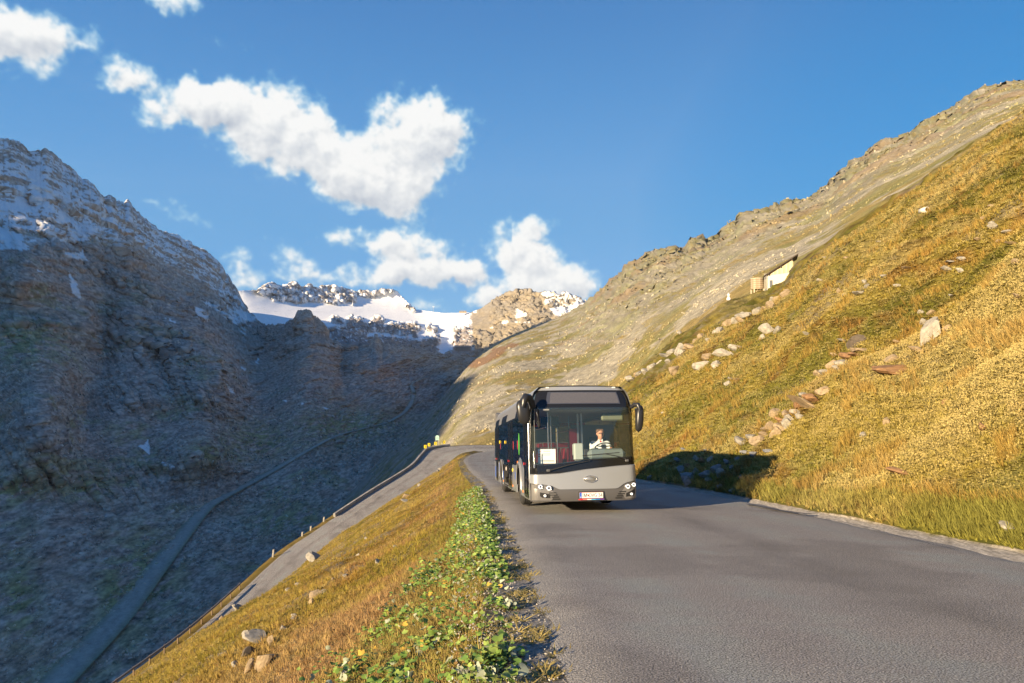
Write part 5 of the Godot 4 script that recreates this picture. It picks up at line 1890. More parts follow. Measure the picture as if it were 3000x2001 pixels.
		var e1 := fs(wv[3][0] + 0.35, wv[3][1] + 0.03, 0.02)
		b.tube([e0, (e0 + e1) * 0.5 + Vector3(0, 0, 0.02), e1], [0.009, 0.011, 0.009], 5)
		inst("blade", b.done(), dark, wp)
		b = Mb.new()
		b.cbox(fs(wv[0][0], wv[0][1], 0.03), Vector3(0.09, 0.06, 0.05), 0.015)
		inst("pivot", b.done(), mat("pivot_grey", lin(0.10, 0.10, 0.10), 0.4), wp)
	b = Mb.new()
	b.tube([fs(-1.17, 1.10, 0.03), fs(-1.175, 1.35, 0.04), fs(-1.17, 1.42, 0.03)], [0.012, 0.012, 0.012], 6)
	b.cbox(fs(-1.17, 1.09, 0.03), Vector3(0.05, 0.1, 0.03), 0.01)
	inst("grab_handle", b.done(), steel, bus)
	b = Mb.new()
	var trim := []
	for q in range(9):
		trim.append(fs(-BW, lerpf(0.30, 2.30, q / 8.0), 0.012))
	b.tube(trim, [0.022, 0.022, 0.022, 0.022, 0.022, 0.022, 0.022, 0.022, 0.022], 8)
	inst("corner_trim", b.done(), steel, bus)
	bus_mirror(bus, Vector3(-1.46, 2.36, 6.14), true)
	bus_mirror(bus, Vector3(1.37, 2.20, 5.94), false)
	# ---- sides
	for left in [true, false]:
		var zf := 5.70
		var arch := func(zc: float) -> Array:
			var a := []
			for k in range(13):
				var t := PI * k / 12.0
				a.append([zc - 0.60 * cos(t), 0.52 + 0.60 * sin(t) * (1.0 if t > 0 else 1.0)])
			return a
		# lower panels between the doors and round the wheels
		var doors := [[4.62, 5.66], [0.15, 1.45], [-5.15, -3.95]] if left else []
		var spans := [[1.45, 4.62], [-3.95, 0.15], [-6.0, -5.15]] if left else [[-6.0, 5.70]]
		for sp in spans:
			var o := [[sp[0], 0.30]]
			for zc in [-2.6, 3.3]:
				if zc > sp[0] and zc < sp[1]:
					o.append([zc - 0.60, 0.30])
					o.append_array(arch.call(zc))
					o.append([zc + 0.60, 0.30])
			o.append([sp[1], 0.30])
			var rise: float = 1.0
			if left and sp[1] > 4.0:
				o.append([sp[1], 0.80])
				o.append([sp[1] - 0.28, 1.02])
				o.append([sp[1] - 0.75, 1.20])
				o.append([sp[1] - 1.05, 1.26])
				o.append([sp[1] - 1.75, 1.04])
			else:
				o.append([sp[1], rise + 0.03])
			o.append([sp[0], rise + 0.03])
			inst("side_panel", plate(o, left, -0.02, 0.012), silver if sp[1] - sp[0] < 20.0 else silver, bus)
			# darker skirt along the bottom
		for zc in [-2.6, 3.3]:
			b = Mb.new()
			var a: Array = arch.call(zc)
			var sgx := -1.0 if left else 1.0
			var arc := []
			for q in a:
				arc.append(Vector3(sgx * (BW + 0.016), q[1], q[0]))
			b.tube(arc, PackedFloat32Array([0.025, 0.025, 0.025, 0.025, 0.025, 0.025, 0.025, 0.025, 0.025, 0.025, 0.025, 0.025, 0.025]), 6)
			inst("wheel_arch", b.done(), roofm, bus)
			b = Mb.new()
			b.smooth(true)
			for k in range(12):
				var q0: Array = a[k]
				var q1: Array = a[k + 1]
				b.quad(Vector3(sgx * BW, q0[1], q0[0]), Vector3(sgx * BW, q1[1], q1[0]), Vector3(sgx * 0.7, q1[1], q1[0]), Vector3(sgx * 0.7, q0[1], q0[0]))
			inst("wheel_well", b.done(), dark, bus)
			wheel(bus, Vector3(sgx * 1.09, 0.485, zc), left)
		# dark glazing between
		var gl := [[1.46, 3.05], [3.07, 4.60], [-1.25, 0.13], [-2.55, -1.27], [-3.93, -2.57], [-5.98, -5.17]] if left else [[-5.9, -4.3], [-4.28, -2.7], [-2.68, -1.1], [-1.08, 0.5], [0.52, 2.1], [2.12, 3.7], [3.72, 5.65]]
		for g in gl:
			inst("side_window", plate(rect(g[0], 0.98, g[1], 2.33), left, -0.012, 0.0), tint, bus)
		b = Mb.new()
		var sx := -1.0 if left else 1.0
		b.box(Vector3(sx * (BW - 0.03), 2.35, -0.15), Vector3(0.04, 0.06, 11.6))
		inst("window_rail", b.done(), black, bus)
		for dd in doors:
			var dr := Node3D.new()
			dr.name = "door"
			bus.add_child(dr, true)
			var mid: float = (dd[0] + dd[1]) * 0.5
			for leafd in [[dd[0] + 0.02, mid - 0.01], [mid + 0.01, dd[1] - 0.02]]:
				inst("door_leaf", plate(rect(leafd[0] + 0.045, 0.40, leafd[1] - 0.045, 2.28), true, -0.01, 0.002), glass("door_glass", Color(0.02, 0.024, 0.026), 0.66), dr)
				b = Mb.new()
				for q in [[leafd[0], leafd[0] + 0.045, 0.34, 2.33], [leafd[1] - 0.045, leafd[1], 0.34, 2.33], [leafd[0] + 0.045, leafd[1] - 0.045, 0.34, 0.40], [leafd[0] + 0.045, leafd[1] - 0.045, 2.28, 2.33]]:
					b.box(Vector3(-BW - 0.002, (q[2] + q[3]) * 0.5, (q[0] + q[1]) * 0.5), Vector3(0.03, q[3] - q[2], q[1] - q[0]))
				inst("door_frame", b.done(), black, dr)
				b = Mb.new()
				b.tube([Vector3(-BW + 0.04, 0.7, leafd[0] + 0.08), Vector3(-BW + 0.09, 1.0, leafd[0] + 0.08), Vector3(-BW + 0.09, 1.6, leafd[0] + 0.08)], [0.015, 0.015, 0.015], 6)
				inst("handrail", b.done(), steel, dr)
			b = Mb.new()
			b.box(Vector3(-BW + 0.02, 0.31, mid), Vector3(0.08, 0.035, dd[1] - dd[0] - 0.01))
			inst("door_sill", b.done(), steel, dr)
			b = Mb.new()
			b.cbox(Vector3(-BW - 0.015, 1.12, dd[0] + 0.02), Vector3(0.02, 0.07, 0.07), 0.01)
			inst("door_button", b.done(), mat("button_red", lin(0.65, 0.02, 0.02), 0.4), dr)
		# upper side wall, inclined, with dark glass let into it
		inst("upper_side", upper_side(-6.0, zf, 2.36, 2.97, left, 0.0), roofm, bus)
		if left:
			for q in [[2.15, 3.05, 0.35], [3.35, 4.75, 0.30], [-2.9, -0.9, 0.3], [-5.9, -4.2, 0.2]]:
				inst("roof_glazing", upper_side(q[0], q[1], 2.34, 2.62, true, 0.006, q[2]), black, bus)
	# stickers, lamps and signs on the door side
	var sts := [[3.35, 1.62, 0.08, 0.30, "green_sticker", lin(0.10, 0.42, 0.06)], [2.95, 1.60, 0.035, 0.13, "red_sticker", lin(0.50, 0.05, 0.07)], [1.75, 1.60, 0.035, 0.13, "red_sticker", lin(0.50, 0.05, 0.07)], [-3.1, 1.60, 0.035, 0.12, "red_sticker", lin(0.50, 0.05, 0.07)]]
	for s in sts:
		b = Mb.new()
		var ol := PackedVector2Array()
		for k in range(20):
			var a := TAU * k / 20
			ol.append(Vector2(s[0] + cos(a) * s[2] * 1.5, s[1] + sin(a) * s[3]))
		b.poly(ol, 0.001, 0.005, side_xf(true))
		inst(s[4], b.done(), mat(s[4], s[5], 0.5), bus)
	for s in [[3.05, 1.12, 0.05, "orange_lamp", lin(0.75, 0.20, 0.02)], [-3.3, 1.75, 0.07, "yellow_disc", lin(0.75, 0.55, 0.03)], [-1.0, 1.72, 0.06, "yellow_disc", lin(0.75, 0.55, 0.03)], [1.6, 0.88, 0.06, "yellow_disc", lin(0.75, 0.55, 0.03)], [-0.6, 0.86, 0.07, "white_disc", lin(0.75, 0.65, 0.62)], [1.6, 0.42, 0.035, "orange_lamp", lin(0.75, 0.20, 0.02)], [4.35, 0.42, 0.035, "orange_lamp", lin(0.75, 0.20, 0.02)], [-1.7, 0.42, 0.035, "orange_lamp", lin(0.75, 0.20, 0.02)]]:
		inst(s[3], disc_mesh(s[2], 0.02), mat(s[3], s[4], 0.35), bus, Transform3D(Basis(Vector3.UP, -PI / 2), Vector3(-BW - 0.012, s[1], s[0])))
	for s in [[2.35, 0.74, 0.10, 0.10], [-1.75, 0.62, 0.12, 0.14], [-3.55, 0.80, 0.10, 0.20], [-5.5, 0.62, 0.22, 0.20]]:
		inst("blue_graphic", plate(rect(s[0] - s[2], s[1] - s[3], s[0] + s[2], s[1] + s[3]), true, 0.012, 0.015), mat("graphic_blue", lin(0.05, 0.12, 0.42), 0.4), bus)
	# ---- roof, floor, rear
	b = Mb.new()
	var rp := []
	for j in range(2):
		for i in range(15):
			var x := lerpf(-1.02, 1.02, i / 14.0)
			rp.append(Vector3(x, 2.97 + 0.035 * (1.0 - x * x), [5.72, -6.0][j]))
	b.grid(rp, 15, 2)
	inst("roof", b.done(), roofm, bus)
	b = Mb.new()
	b.cbox(Vector3(0, 3.07, -2.2), Vector3(1.6, 0.16, 5.6), 0.06)
	inst("roof_unit", b.done(), roofm, bus)
	b = Mb.new()
	b.box(Vector3(0, 0.33, -0.15), Vector3(2.40, 0.05, 11.5))
	inst("floor", b.done(), mat("bus_floor", lin(0.10, 0.10, 0.105), 0.8), bus)
	b = Mb.new()
	b.box(Vector3(0, 2.44, -0.2), Vector3(2.42, 0.04, 11.2))
	inst("ceiling", b.done(), mat("bus_ceiling", lin(0.42, 0.42, 0.42), 0.7), bus)
	b = Mb.new()
	b.cbox(Vector3(0, 1.64, -6.0), Vector3(2.5, 2.66, 0.10), 0.04)
	inst("rear_wall", b.done(), grey, bus)
	for zc in [-2.6, 3.3]:
		b = Mb.new()
		b.box(Vector3(0, 0.485, zc), Vector3(1.7, 0.14, 0.14))
		inst("axle", b.done(), dark, bus)
	# ---- what shows through the windscreen
	b = Mb.new()
	b.cbox(Vector3(-0.05, 1.02, 5.62), Vector3(2.3, 0.14, 0.46), 0.05, Basis(Vector3(0, 0, 1), 0.07))
	inst("front_shelf", b.done(), mat("shelf_green", lin(0.10, 0.115, 0.105), 0.6), bus)
	var ck := Node3D.new()
	ck.name = "cockpit"
	bus.add_child(ck, true)
	var teal := mat("cockpit_teal", lin(0.13, 0.17, 0.165), 0.55)
	b = Mb.new()
	b.cbox(Vector3(0.66, 1.34, 5.40), Vector3(0.95, 0.26, 0.30), 0.09, Basis(Vector3.RIGHT, 0.25))
	inst("dashboard", b.done(), teal, ck)
	b = Mb.new()
	b.cbox(Vector3(-0.02, 1.40, 5.30), Vector3(0.24, 0.42, 0.26), 0.03)
	inst("ticket_machine", b.done(), mat("machine_grey", lin(0.34, 0.40, 0.37), 0.5), ck)
	b = Mb.new()
	b.cbox(Vector3(0.17, 1.36, 5.36), Vector3(0.14, 0.22, 0.10), 0.02)
	inst("terminal", b.done(), dark, ck)
	var sw := Mb.new()
	for k in range(24):
		pass
	var rimp := []
	var rr := []
	var swx := Transform3D(Basis(Vector3.RIGHT, 1.05), Vector3(0.66, 1.50, 5.18))
	for k in range(25):
		var a := TAU * k / 24
		rimp.append(swx * Vector3(cos(a) * 0.225, sin(a) * 0.225, 0))
		rr.append(0.016)
	sw.tube(rimp, rr, 7, false)
	for a in [0.4, PI - 0.4, -PI / 2]:
		sw.tube([swx * Vector3(0, 0, -0.03), swx * Vector3(cos(a) * 0.215, sin(a) * 0.215, 0)], [0.02, 0.014], 6)
	sw.cbox(swx * Vector3(0, 0, -0.03), Vector3(0.12, 0.06, 0.12), 0.02, swx.basis)
	inst("steering_wheel", sw.done(), dark, ck)
	b = Mb.new()
	b.cbox(Vector3(0.68, 1.05, 4.62), Vector3(0.50, 0.14, 0.50), 0.05)
	b.cbox(Vector3(0.68, 1.42, 4.36), Vector3(0.48, 0.72, 0.12), 0.05, Basis(Vector3.RIGHT, -0.12))
	b.box(Vector3(0.68, 0.68, 4.62), Vector3(0.3, 0.62, 0.3))
	inst("driver_seat", b.done(), dark, ck)
	b = Mb.new()
	b.box(Vector3(0.66, 0.52, 4.75), Vector3(1.05, 0.36, 1.3))
	inst("driver_platform", b.done(), dark, ck)
	b = Mb.new()
	b.box(Vector3(0.62, 1.25, 4.05), Vector3(1.15, 1.7, 0.04))
	inst("partition", b.done(), mat("partition_dark", lin(0.055, 0.05, 0.045), 0.5), ck)
	b = Mb.new()
	b.box(Vector3(0.08, 1.55, 4.12), Vector3(0.22, 0.9, 0.05))
	inst("red_panel", b.done(), red, ck)
	b = Mb.new()
	b.cbox(Vector3(0.85, 2.25, 5.35), Vector3(0.55, 0.18, 0.12), 0.03)
	inst("sun_visor", b.done(), mat("visor_green", lin(0.13, 0.15, 0.09), 0.6), ck)
	for q in [[0.20, 4.15], [0.30, 4.15]]:
		b = Mb.new()
		b.box(Vector3(q[0], 1.65, q[1] + 0.05), Vector3(0.045, 1.5, 0.03))
		inst("partition_post", b.done(), mat("post_white", lin(0.62, 0.66, 0.65), 0.5), ck)
	for q in [[-0.72, 5.05, 0.36, 2.4], [-0.95, 4.2, 0.36, 2.4], [-0.50, 4.1, 0.36, 2.4], [-0.22, 3.4, 0.36, 2.4], [0.25, 2.6, 0.36, 2.4], [-0.6, 1.4, 0.36, 2.4], [-0.6, 0.2, 0.36, 2.4]]:
		b = Mb.new()
		b.tube([Vector3(q[0], q[2], q[1]), Vector3(q[0], q[3], q[1])], [0.018, 0.018], 8)
		inst("grab_pole", b.done(), steel, bus)
	for q in [-0.62, 0.62]:
		b = Mb.new()
		b.tube([Vector3(q, 2.05, 4.0), Vector3(q, 2.05, -5.5)], [0.016, 0.016], 6)
		inst("grab_rail", b.done(), steel, bus)
	for z in [2.9, 2.0, 0.9, -0.9, -1.8, -3.6, -4.6]:
		for x in [0.36, 0.84]:
			seat(bus, x, z, 0.36 if z > -1.0 else 0.55, red, shell)
	for z in [3.2, 2.3, -0.6, -1.5, -2.4]:
		for x in [-0.9, -0.44]:
			seat(bus, x, z, 0.36 if z > -1.0 else 0.55, red, shell)
	b = Mb.new()
	b.box(Vector3(-0.45, 2.22, 3.6), Vector3(0.5, 0.26, 0.08))
	inst("ceiling_screen", b.done(), dark, bus)
	b = Mb.new()
	b.box(Vector3(0.0, 2.18, 2.2), Vector3(1.6, 0.10, 0.04))
	inst("red_band", b.done(), red, bus)
	# timetable card behind the windscreen
	var card := Node3D.new()
	card.name = "timetable_card"
	bus.add_child(card, true)
	card.position = Vector3(-0.86, 1.31, 5.72)
	card.basis = Basis(Vector3.UP, -0.12) * Basis(Vector3.RIGHT, -0.05)
	b = Mb.new()
	b.box(Vector3.ZERO, Vector3(0.42, 0.34, 0.006))
	inst("sheet", b.done(), mat("card_white", lin(0.70, 0.75, 0.72), 0.7), card)
	for q in [[-0.16, 0.12, 0.05, 0.012, 0], [0.0, 0.12, 0.16, 0.012, 1], [-0.18, 0.05, 0.04, 0.03, 0], [-0.18, -0.0, 0.04, 0.03, 0], [-0.02, 0.06, 0.20, 0.008, 1], [-0.02, 0.03, 0.20, 0.008, 1], [0.0, -0.10, 0.34, 0.014, 1], [0.0, -0.125, 0.34, 0.008, 1]]:
		b = Mb.new()
		b.box(Vector3(q[0], q[1], 0.005), Vector3(q[2], q[3], 0.002))
		inst("print_line", b.done(), [mat("print_red", lin(0.5, 0.08, 0.08), 0.7), mat("print_grey", lin(0.15, 0.2, 0.22), 0.7)][q[4]], card)
	build_driver(bus.transform)

func build_driver(xf: Transform3D) -> void:
	var skin := mat("skin", lin(0.48, 0.25, 0.16), 0.55)
	var shirt := mat("shirt", lin(0.66, 0.74, 0.74), 0.8)
	var o := thing("person", "driver in white shirt, red tie and glasses holding the steering wheel", "person", xf * Transform3D(Basis(), Vector3(0.68, 1.12, 4.66)))
	# seat at the origin; hips, torso, arms, legs
	var hip := Vector3(0, 0.06, -0.04)
	var chest := Vector3(0, 0.36, 0.0)
	var neck := Vector3(0, 0.55, 0.0)
	var sl := Vector3(-0.19, 0.47, 0.0)
	var sr := Vector3(0.19, 0.47, 0.0)
	var el := Vector3(-0.27, 0.22, 0.16)
	var er := Vector3(0.27, 0.24, 0.18)
	var hl := Vector3(-0.20, 0.34, 0.42)
	var hr := Vector3(0.19, 0.36, 0.44)
	var head := Vector3(0.01, 0.72, 0.03)
	var bones := [[head + Vector3(0, 0.03, -0.02), head + Vector3(0, 0.045, 0.0), 0.085, 0.084], [head + Vector3(0, -0.05, 0.02), head + Vector3(0, -0.085, 0.035), 0.068, 0.045], [neck, head + Vector3(0, -0.06, -0.01), 0.058, 0.052],
		[head + Vector3(0, 0.0, 0.088), head + Vector3(0, -0.028, 0.105), 0.010, 0.015], [head + Vector3(-0.085, -0.01, -0.005), head + Vector3(-0.088, 0.02, -0.01), 0.014, 0.016], [head + Vector3(0.085, -0.01, -0.005), head + Vector3(0.088, 0.02, -0.01), 0.014, 0.016],
		[head + Vector3(-0.022, -0.058, 0.082), head + Vector3(0.022, -0.058, 0.082), 0.010, 0.010]]
	inst("head", capsule_mesh(bones, 0.011, 0.03), skin, o)
	var tors := [[hip + Vector3(-0.09, 0, 0), hip + Vector3(0.09, 0, 0), 0.15, 0.15], [hip, chest, 0.155, 0.16], [chest + Vector3(-0.07, 0.02, 0), chest + Vector3(0.07, 0.02, 0), 0.135, 0.135], [sl, sr, 0.075, 0.075], [chest, neck + Vector3(0, -0.02, 0), 0.13, 0.062], [sl, el, 0.072, 0.056], [er, sr, 0.056, 0.072], [el, el.lerp(hl, 0.78), 0.054, 0.042], [er, er.lerp(hr, 0.78), 0.054, 0.042]]
	inst("shirt", capsule_mesh(tors, 0.022, 0.05), shirt, o)
	var legs := []
	for s in [-1.0, 1.0]:
		legs.append([Vector3(s * 0.09, 0.04, 0.0), Vector3(s * 0.14, 0.06, 0.42), 0.095, 0.075])
		legs.append([Vector3(s * 0.14, 0.06, 0.42), Vector3(s * 0.14, -0.34, 0.50), 0.07, 0.05])
		legs.append([Vector3(s * 0.14, -0.37, 0.48), Vector3(s * 0.14, -0.38, 0.62), 0.045, 0.04])
	inst("trousers", capsule_mesh(legs, 0.024, 0.05), mat("trousers", lin(0.02, 0.022, 0.03), 0.8), o)
	for s in [-1.0, 1.0]:
		var h := hl if s < 0 else hr
		var e := el if s < 0 else er
		var dir := (h - e).normalized()
		var fb_ := [[h - dir * 0.10, h - dir * 0.02, 0.030, 0.034], [h - dir * 0.02, h + dir * 0.02, 0.036, 0.034]]
		for k in range(4):
			var off := Vector3((k - 1.5) * 0.017, 0, 0)
			var l: float = [0.9, 1.05, 1.0, 0.8][k]
			var k0 := h + dir * 0.035 + off
			var k1 := k0 + dir * 0.022 * l + Vector3(0, 0.012, 0)
			var k2 := k1 + Vector3(0, -0.022, 0.018) * l
			fb_.append([k0, k1, 0.0085, 0.0085])
			fb_.append([k1, k2, 0.0085, 0.007])
		var th := h + Vector3(-s * 0.032, 0.0, 0.0)
		fb_.append([th, th + Vector3(-s * 0.016, 0.012, 0.028), 0.011, 0.009])
		fb_.append([th + Vector3(-s * 0.016, 0.012, 0.028), th + Vector3(-s * 0.012, 0.006, 0.05), 0.009, 0.008])
		inst("hand", capsule_mesh(fb_, 0.007, 0.008), skin, o)
	var hair := [[head + Vector3(-0.05, 0.075, -0.02), head + Vector3(0.05, 0.08, -0.015), 0.06, 0.06], [head + Vector3(-0.06, 0.09, 0.03), head + Vector3(0.05, 0.10, 0.035), 0.038, 0.034], [head + Vector3(0, 0.04, -0.06), head + Vector3(0, -0.02, -0.06), 0.07, 0.055], [head + Vector3(-0.082, 0.03, -0.01), head + Vector3(-0.08, 0.07, 0.0), 0.016, 0.02], [head + Vector3(0.082, 0.03, -0.01), head + Vector3(0.08, 0.07, 0.0), 0.016, 0.02]]
	inst("hair", capsule_mesh(hair, 0.012, 0.02), mat("hair_brown", lin(0.12, 0.07, 0.04), 0.7), o)
	var b := Mb.new()
	for s in [-1.0, 1.0]:
		var ring := []
		var rad := []
		for k in range(13):
			var a := TAU * k / 12
			ring.append(head + Vector3(s * 0.034 + cos(a) * 0.025, 0.022 + sin(a) * 0.018, 0.098))
			rad.append(0.0032)
		b.tube(ring, rad, 5, false)
		b.tube([head + Vector3(s * 0.059, 0.025, 0.096), head + Vector3(s * 0.09, 0.022, 0.0)], [0.003, 0.003], 5)
	b.tube([head + Vector3(-0.01, 0.026, 0.1), head + Vector3(0.01, 0.026, 0.1)], [0.003, 0.003], 5)
	inst("glasses", b.done(), mat("glasses_black", lin(0.015, 0.013, 0.012), 0.3), o)
	for s in [-1.0, 1.0]:
		b = Mb.new()
		b.lathe([[0.011, -0.006], [0.009, 0.003], [0.0, 0.006]], 10, Transform3D(Basis(Vector3.RIGHT, PI / 2), head + Vector3(s * 0.034, 0.022, 0.083)))
		inst("eye", b.done(), mat("eye_dark", lin(0.03, 0.02, 0.015), 0.3), o)
	b = Mb.new()
	b.poly(PackedVector2Array([Vector2(-0.022, 0.0), Vector2(0.022, 0.0), Vector2(0.016, -0.045), Vector2(0.038, -0.26), Vector2(0.0, -0.31), Vector2(-0.038, -0.26), Vector2(-0.016, -0.045)]), 0.0, 0.012, Transform3D(Basis(Vector3.RIGHT, -0.32), neck + Vector3(0.0, 0.0, 0.066)))
	inst("tie", b.done(), mat("tie_red", lin(0.50, 0.02, 0.02), 0.7), o)
	b = Mb.new()
	for s in [-1.0, 1.0]:
		b.poly(PackedVector2Array([Vector2(0.0, 0.0), Vector2(s * 0.06, 0.035), Vector2(s * 0.055, -0.03)]), 0.0, 0.008, Transform3D(Basis(Vector3.RIGHT, -0.3), neck + Vector3(0.0, 0.012, 0.07)))
	inst("collar", b.done(), shirt, o)

# ---------------------------------------------------------------- hut, tank, signs, parapet, guard rail, far buildings
func build_hut() -> void:
	var d := 107.0
	var base := P(2247, 843, d)
	var sc := d / F                                   # metres per photograph pixel there
	var t := thing("alpine_hut", "small wooden hut on a white concrete base with a sloping plank roof", "hut", Transform3D(Basis(Vector3.UP, -0.36), base))
	var W := 72.0 * sc
	var dep := 5.0
	var top_l := 38.0 * sc
	var top_r := 84.0 * sc
	var lvl := 43.0 * sc
	var b := Mb.new()
	b.poly(PackedVector2Array([Vector2(0, -2.5), Vector2(W, -0.5), Vector2(W, lvl), Vector2(0, lvl - 0.35)]), -dep, 0.0)
	inst("concrete_base", b.done(), mat("hut_concrete", lin(0.62, 0.59, 0.52), 0.9), t)
	var wood := [mat("board_a", lin(0.60, 0.50, 0.33), 0.85), mat("board_b", lin(0.66, 0.56, 0.40), 0.85), mat("board_c", lin(0.52, 0.41, 0.26), 0.85)]
	var n := 18
	for i in range(n):
		var x0 := W * i / n + 0.006
		var x1 := W * (i + 1) / n - 0.006
		var h0 := lerpf(top_l, top_r, x0 / W)
		var h1 := lerpf(top_l, top_r, x1 / W)
		var b0 := lerpf(lvl - 0.35, lvl, x0 / W)
		b = Mb.new()
		b.poly(PackedVector2Array([Vector2(x0, b0), Vector2(x1, b0 + 0.01), Vector2(x1, h1), Vector2(x0, h0)]), -0.02, 0.03 + 0.012 * (i % 2))
		inst("board", b.done(), wood[(i * 7) % 3], t)
	b = Mb.new()
	b.poly(PackedVector2Array([Vector2(0.03, lvl - 0.3), Vector2(W - 0.03, lvl), Vector2(W - 0.03, top_r), Vector2(0.03, top_l)]), -dep + 0.05, -0.03)
	inst("wall_core", b.done(), wood[2], t)
	b = Mb.new()
	var sl := (top_r - top_l) / W
	b.poly(PackedVector2Array([Vector2(-0.55, top_l - 0.55 * sl), Vector2(W + 0.75, top_r + 0.75 * sl), Vector2(W + 0.75, top_r + 0.75 * sl + 0.16), Vector2(-0.55, top_l - 0.55 * sl + 0.16)]), -dep - 0.4, 0.45)
	inst("roof", b.done(), mat("roof_boards", lin(0.075, 0.055, 0.042), 0.85), t)
	for x in [0.25, W * 0.52, W - 0.2]:
		b = Mb.new()
		b.cbox(Vector3(x, lerpf(top_l, top_r, x / W) - 0.10, 0.22), Vector3(0.16, 0.2, 0.46), 0.02)
		inst("rafter", b.done(), mat("roof_boards", lin(0.075, 0.055, 0.042), 0.85), t)
	for k in range(3):
		b = Mb.new()
		b.tube([Vector3(-0.30 + k * 0.16, -1.6, 0.25), Vector3(-0.36 + k * 0.16, top_l + 0.2, 0.22)], [0.03, 0.03], 6)
		inst("pipe", b.done(), mat("pipe_white", lin(0.6, 0.58, 0.54), 0.6), t)
	b = Mb.new()
	b.box(Vector3(0.62, 0.6, 0.015), Vector3(0.42, 1.1, 0.06))
	inst("door", b.done(), mat("hut_door", lin(0.10, 0.11, 0.13), 0.7), t)

	# the round wooden water tank on legs
	var tp := P(2219, 860, 110.0)
	var s2 := 110.0 / F
	var wt := thing("water_tank", "round wooden stave water tank on legs beside the hut", "tank", Transform3D(Basis(), tp))
	var r := 18.5 * s2
	var y0 := 13.0 * s2
	var y1 := 44.0 * s2
	for i in range(26):
		var a0 := TAU * i / 26 + 0.008
		var a1 := TAU * (i + 1) / 26 - 0.008
		b = Mb.new()
		b.smooth(false)
		var q := []
		for rr in [r - 0.05, r + 0.012 * (i % 2)]:
			for a in [a0, a1]:
				for y in [y0, y1]:
					q.append(Vector3(cos(a) * rr, y, -sin(a) * rr))
		b.quad(q[4], q[6], q[7], q[5])
		b.quad(q[2], q[0], q[1], q[3])
		b.quad(q[5], q[7], q[3], q[1])
		b.quad(q[0], q[2], q[6], q[4])
		b.quad(q[0], q[4], q[5], q[1])
		b.quad(q[6], q[2], q[3], q[7])
		inst("stave", b.done(), [mat("stave_a", lin(0.42, 0.33, 0.22), 0.85), mat("stave_b", lin(0.36, 0.27, 0.17), 0.85), mat("stave_c", lin(0.47, 0.39, 0.28), 0.85)][(i * 5) % 3], wt)
	for k in range(5):
		b = Mb.new()
		var yy := lerpf(y0 + 0.1, y1 - 0.25, k / 4.0)
		b.lathe([[r + 0.014, yy], [r + 0.03, yy + 0.005], [r + 0.03, yy + 0.035], [r + 0.014, yy + 0.04]], 30)
		inst("hoop", b.done(), mat("hoop_iron", lin(0.12, 0.09, 0.07), 0.6, 0.4), wt)
	b = Mb.new()
	b.lathe([[r - 0.05, y1 - 0.06], [r + 0.04, y1 - 0.05], [r + 0.04, y1 + 0.02], [0.0, y1 + 0.16]], 26, Transform3D(), false)
	inst("lid", b.done(), wood[1], wt)
	b = Mb.new()
	b.lathe([[0.0, y0 - 0.04], [r, y0 - 0.04], [r, y0]], 26, Transform3D(), false)
	inst("bottom", b.done(), wood[2], wt)
	for x in [-0.75, 0.75]:
		for z in [-0.7, 0.7]:
			b = Mb.new()
			b.box(Vector3(x * r, y0 * 0.5 - 0.8, z * r), Vector3(0.14, y0 + 1.6, 0.14))
			inst("leg", b.done(), wood[1], wt)
	for x in [-1.0, 1.0]:
		b = Mb.new()
		b.tube([Vector3(x * 0.75 * r, -0.3, 0.7 * r), Vector3(x * 0.1 * r, y0 - 0.02, 0.7 * r)], [0.05, 0.05], 4)
		inst("brace", b.done(), wood[2], wt)

	# white two-board trail sign
	var sg := thing("trail_sign", "white two-part sign on a post on the grass left of the water tank", "sign", Transform3D(Basis(), P(2134, 884, 121.0)))
	var s3 := 121.0 / F
	b = Mb.new()
	b.tube([Vector3(0, -0.5, 0), Vector3(0, 27.0 * s3, 0)], [0.04, 0.04], 6)
	inst("post", b.done(), mat("sign_white", lin(0.80, 0.80, 0.80), 0.6), sg)
	b = Mb.new()
	b.poly(PackedVector2Array([Vector2(-0.26, 1.22), Vector2(-0.16, 1.02), Vector2(0.16, 1.02), Vector2(0.26, 1.22), Vector2(0.12, 1.46), Vector2(-0.12, 1.46)]), 0.03, 0.06)
	inst("upper_board", b.done(), mats["sign_white"], sg)
	b = Mb.new()
	b.poly(PackedVector2Array([Vector2(-0.34, 0.28), Vector2(0.34, 0.28), Vector2(0.32, 0.62), Vector2(0.14, 0.96), Vector2(-0.14, 0.96), Vector2(-0.32, 0.62)]), 0.03, 0.06)
	inst("lower_board", b.done(), mats["sign_white"], sg)

	# pipe mouth and a pale box on the slopes
	var k := hit(NS, 2718, 615)
	var pp := thing("drain_pipe", "short pale concrete pipe end sticking out of the upper hillside", "pipe", Transform3D(Basis(Vector3.UP, 0.2), NS.p[k] + Vector3(0, 0.12, 0)))
	b = Mb.new()
	b.lathe([[0.16, -0.5], [0.23, -0.5], [0.23, 0.12], [0.16, 0.12], [0.16, -0.5]], 20, Transform3D(Basis(Vector3.RIGHT, PI / 2), Vector3.ZERO))
	inst("pipe_ring", b.done(), mat("hut_concrete", lin(0.62, 0.59, 0.52), 0.9), pp)
	b = Mb.new()
	b.lathe([[0.16, -0.2], [0.0, -0.2]], 20, Transform3D(Basis(Vector3.RIGHT, PI / 2), Vector3.ZERO))
	inst("dark_mouth", b.done(), mat("mouth_dark", lin(0.02, 0.02, 0.02), 0.9), pp)
	var bx := thing("white_shed", "tiny white flat-roofed shed high on the rocky right ridge", "shed", Transform3D(Basis(Vector3.UP, 0.2), P(2413, 645, 640.0)))
	b = Mb.new()
	b.cbox(Vector3(0, 0.7, 0), Vector3(3.6, 1.8, 2.6), 0.06)
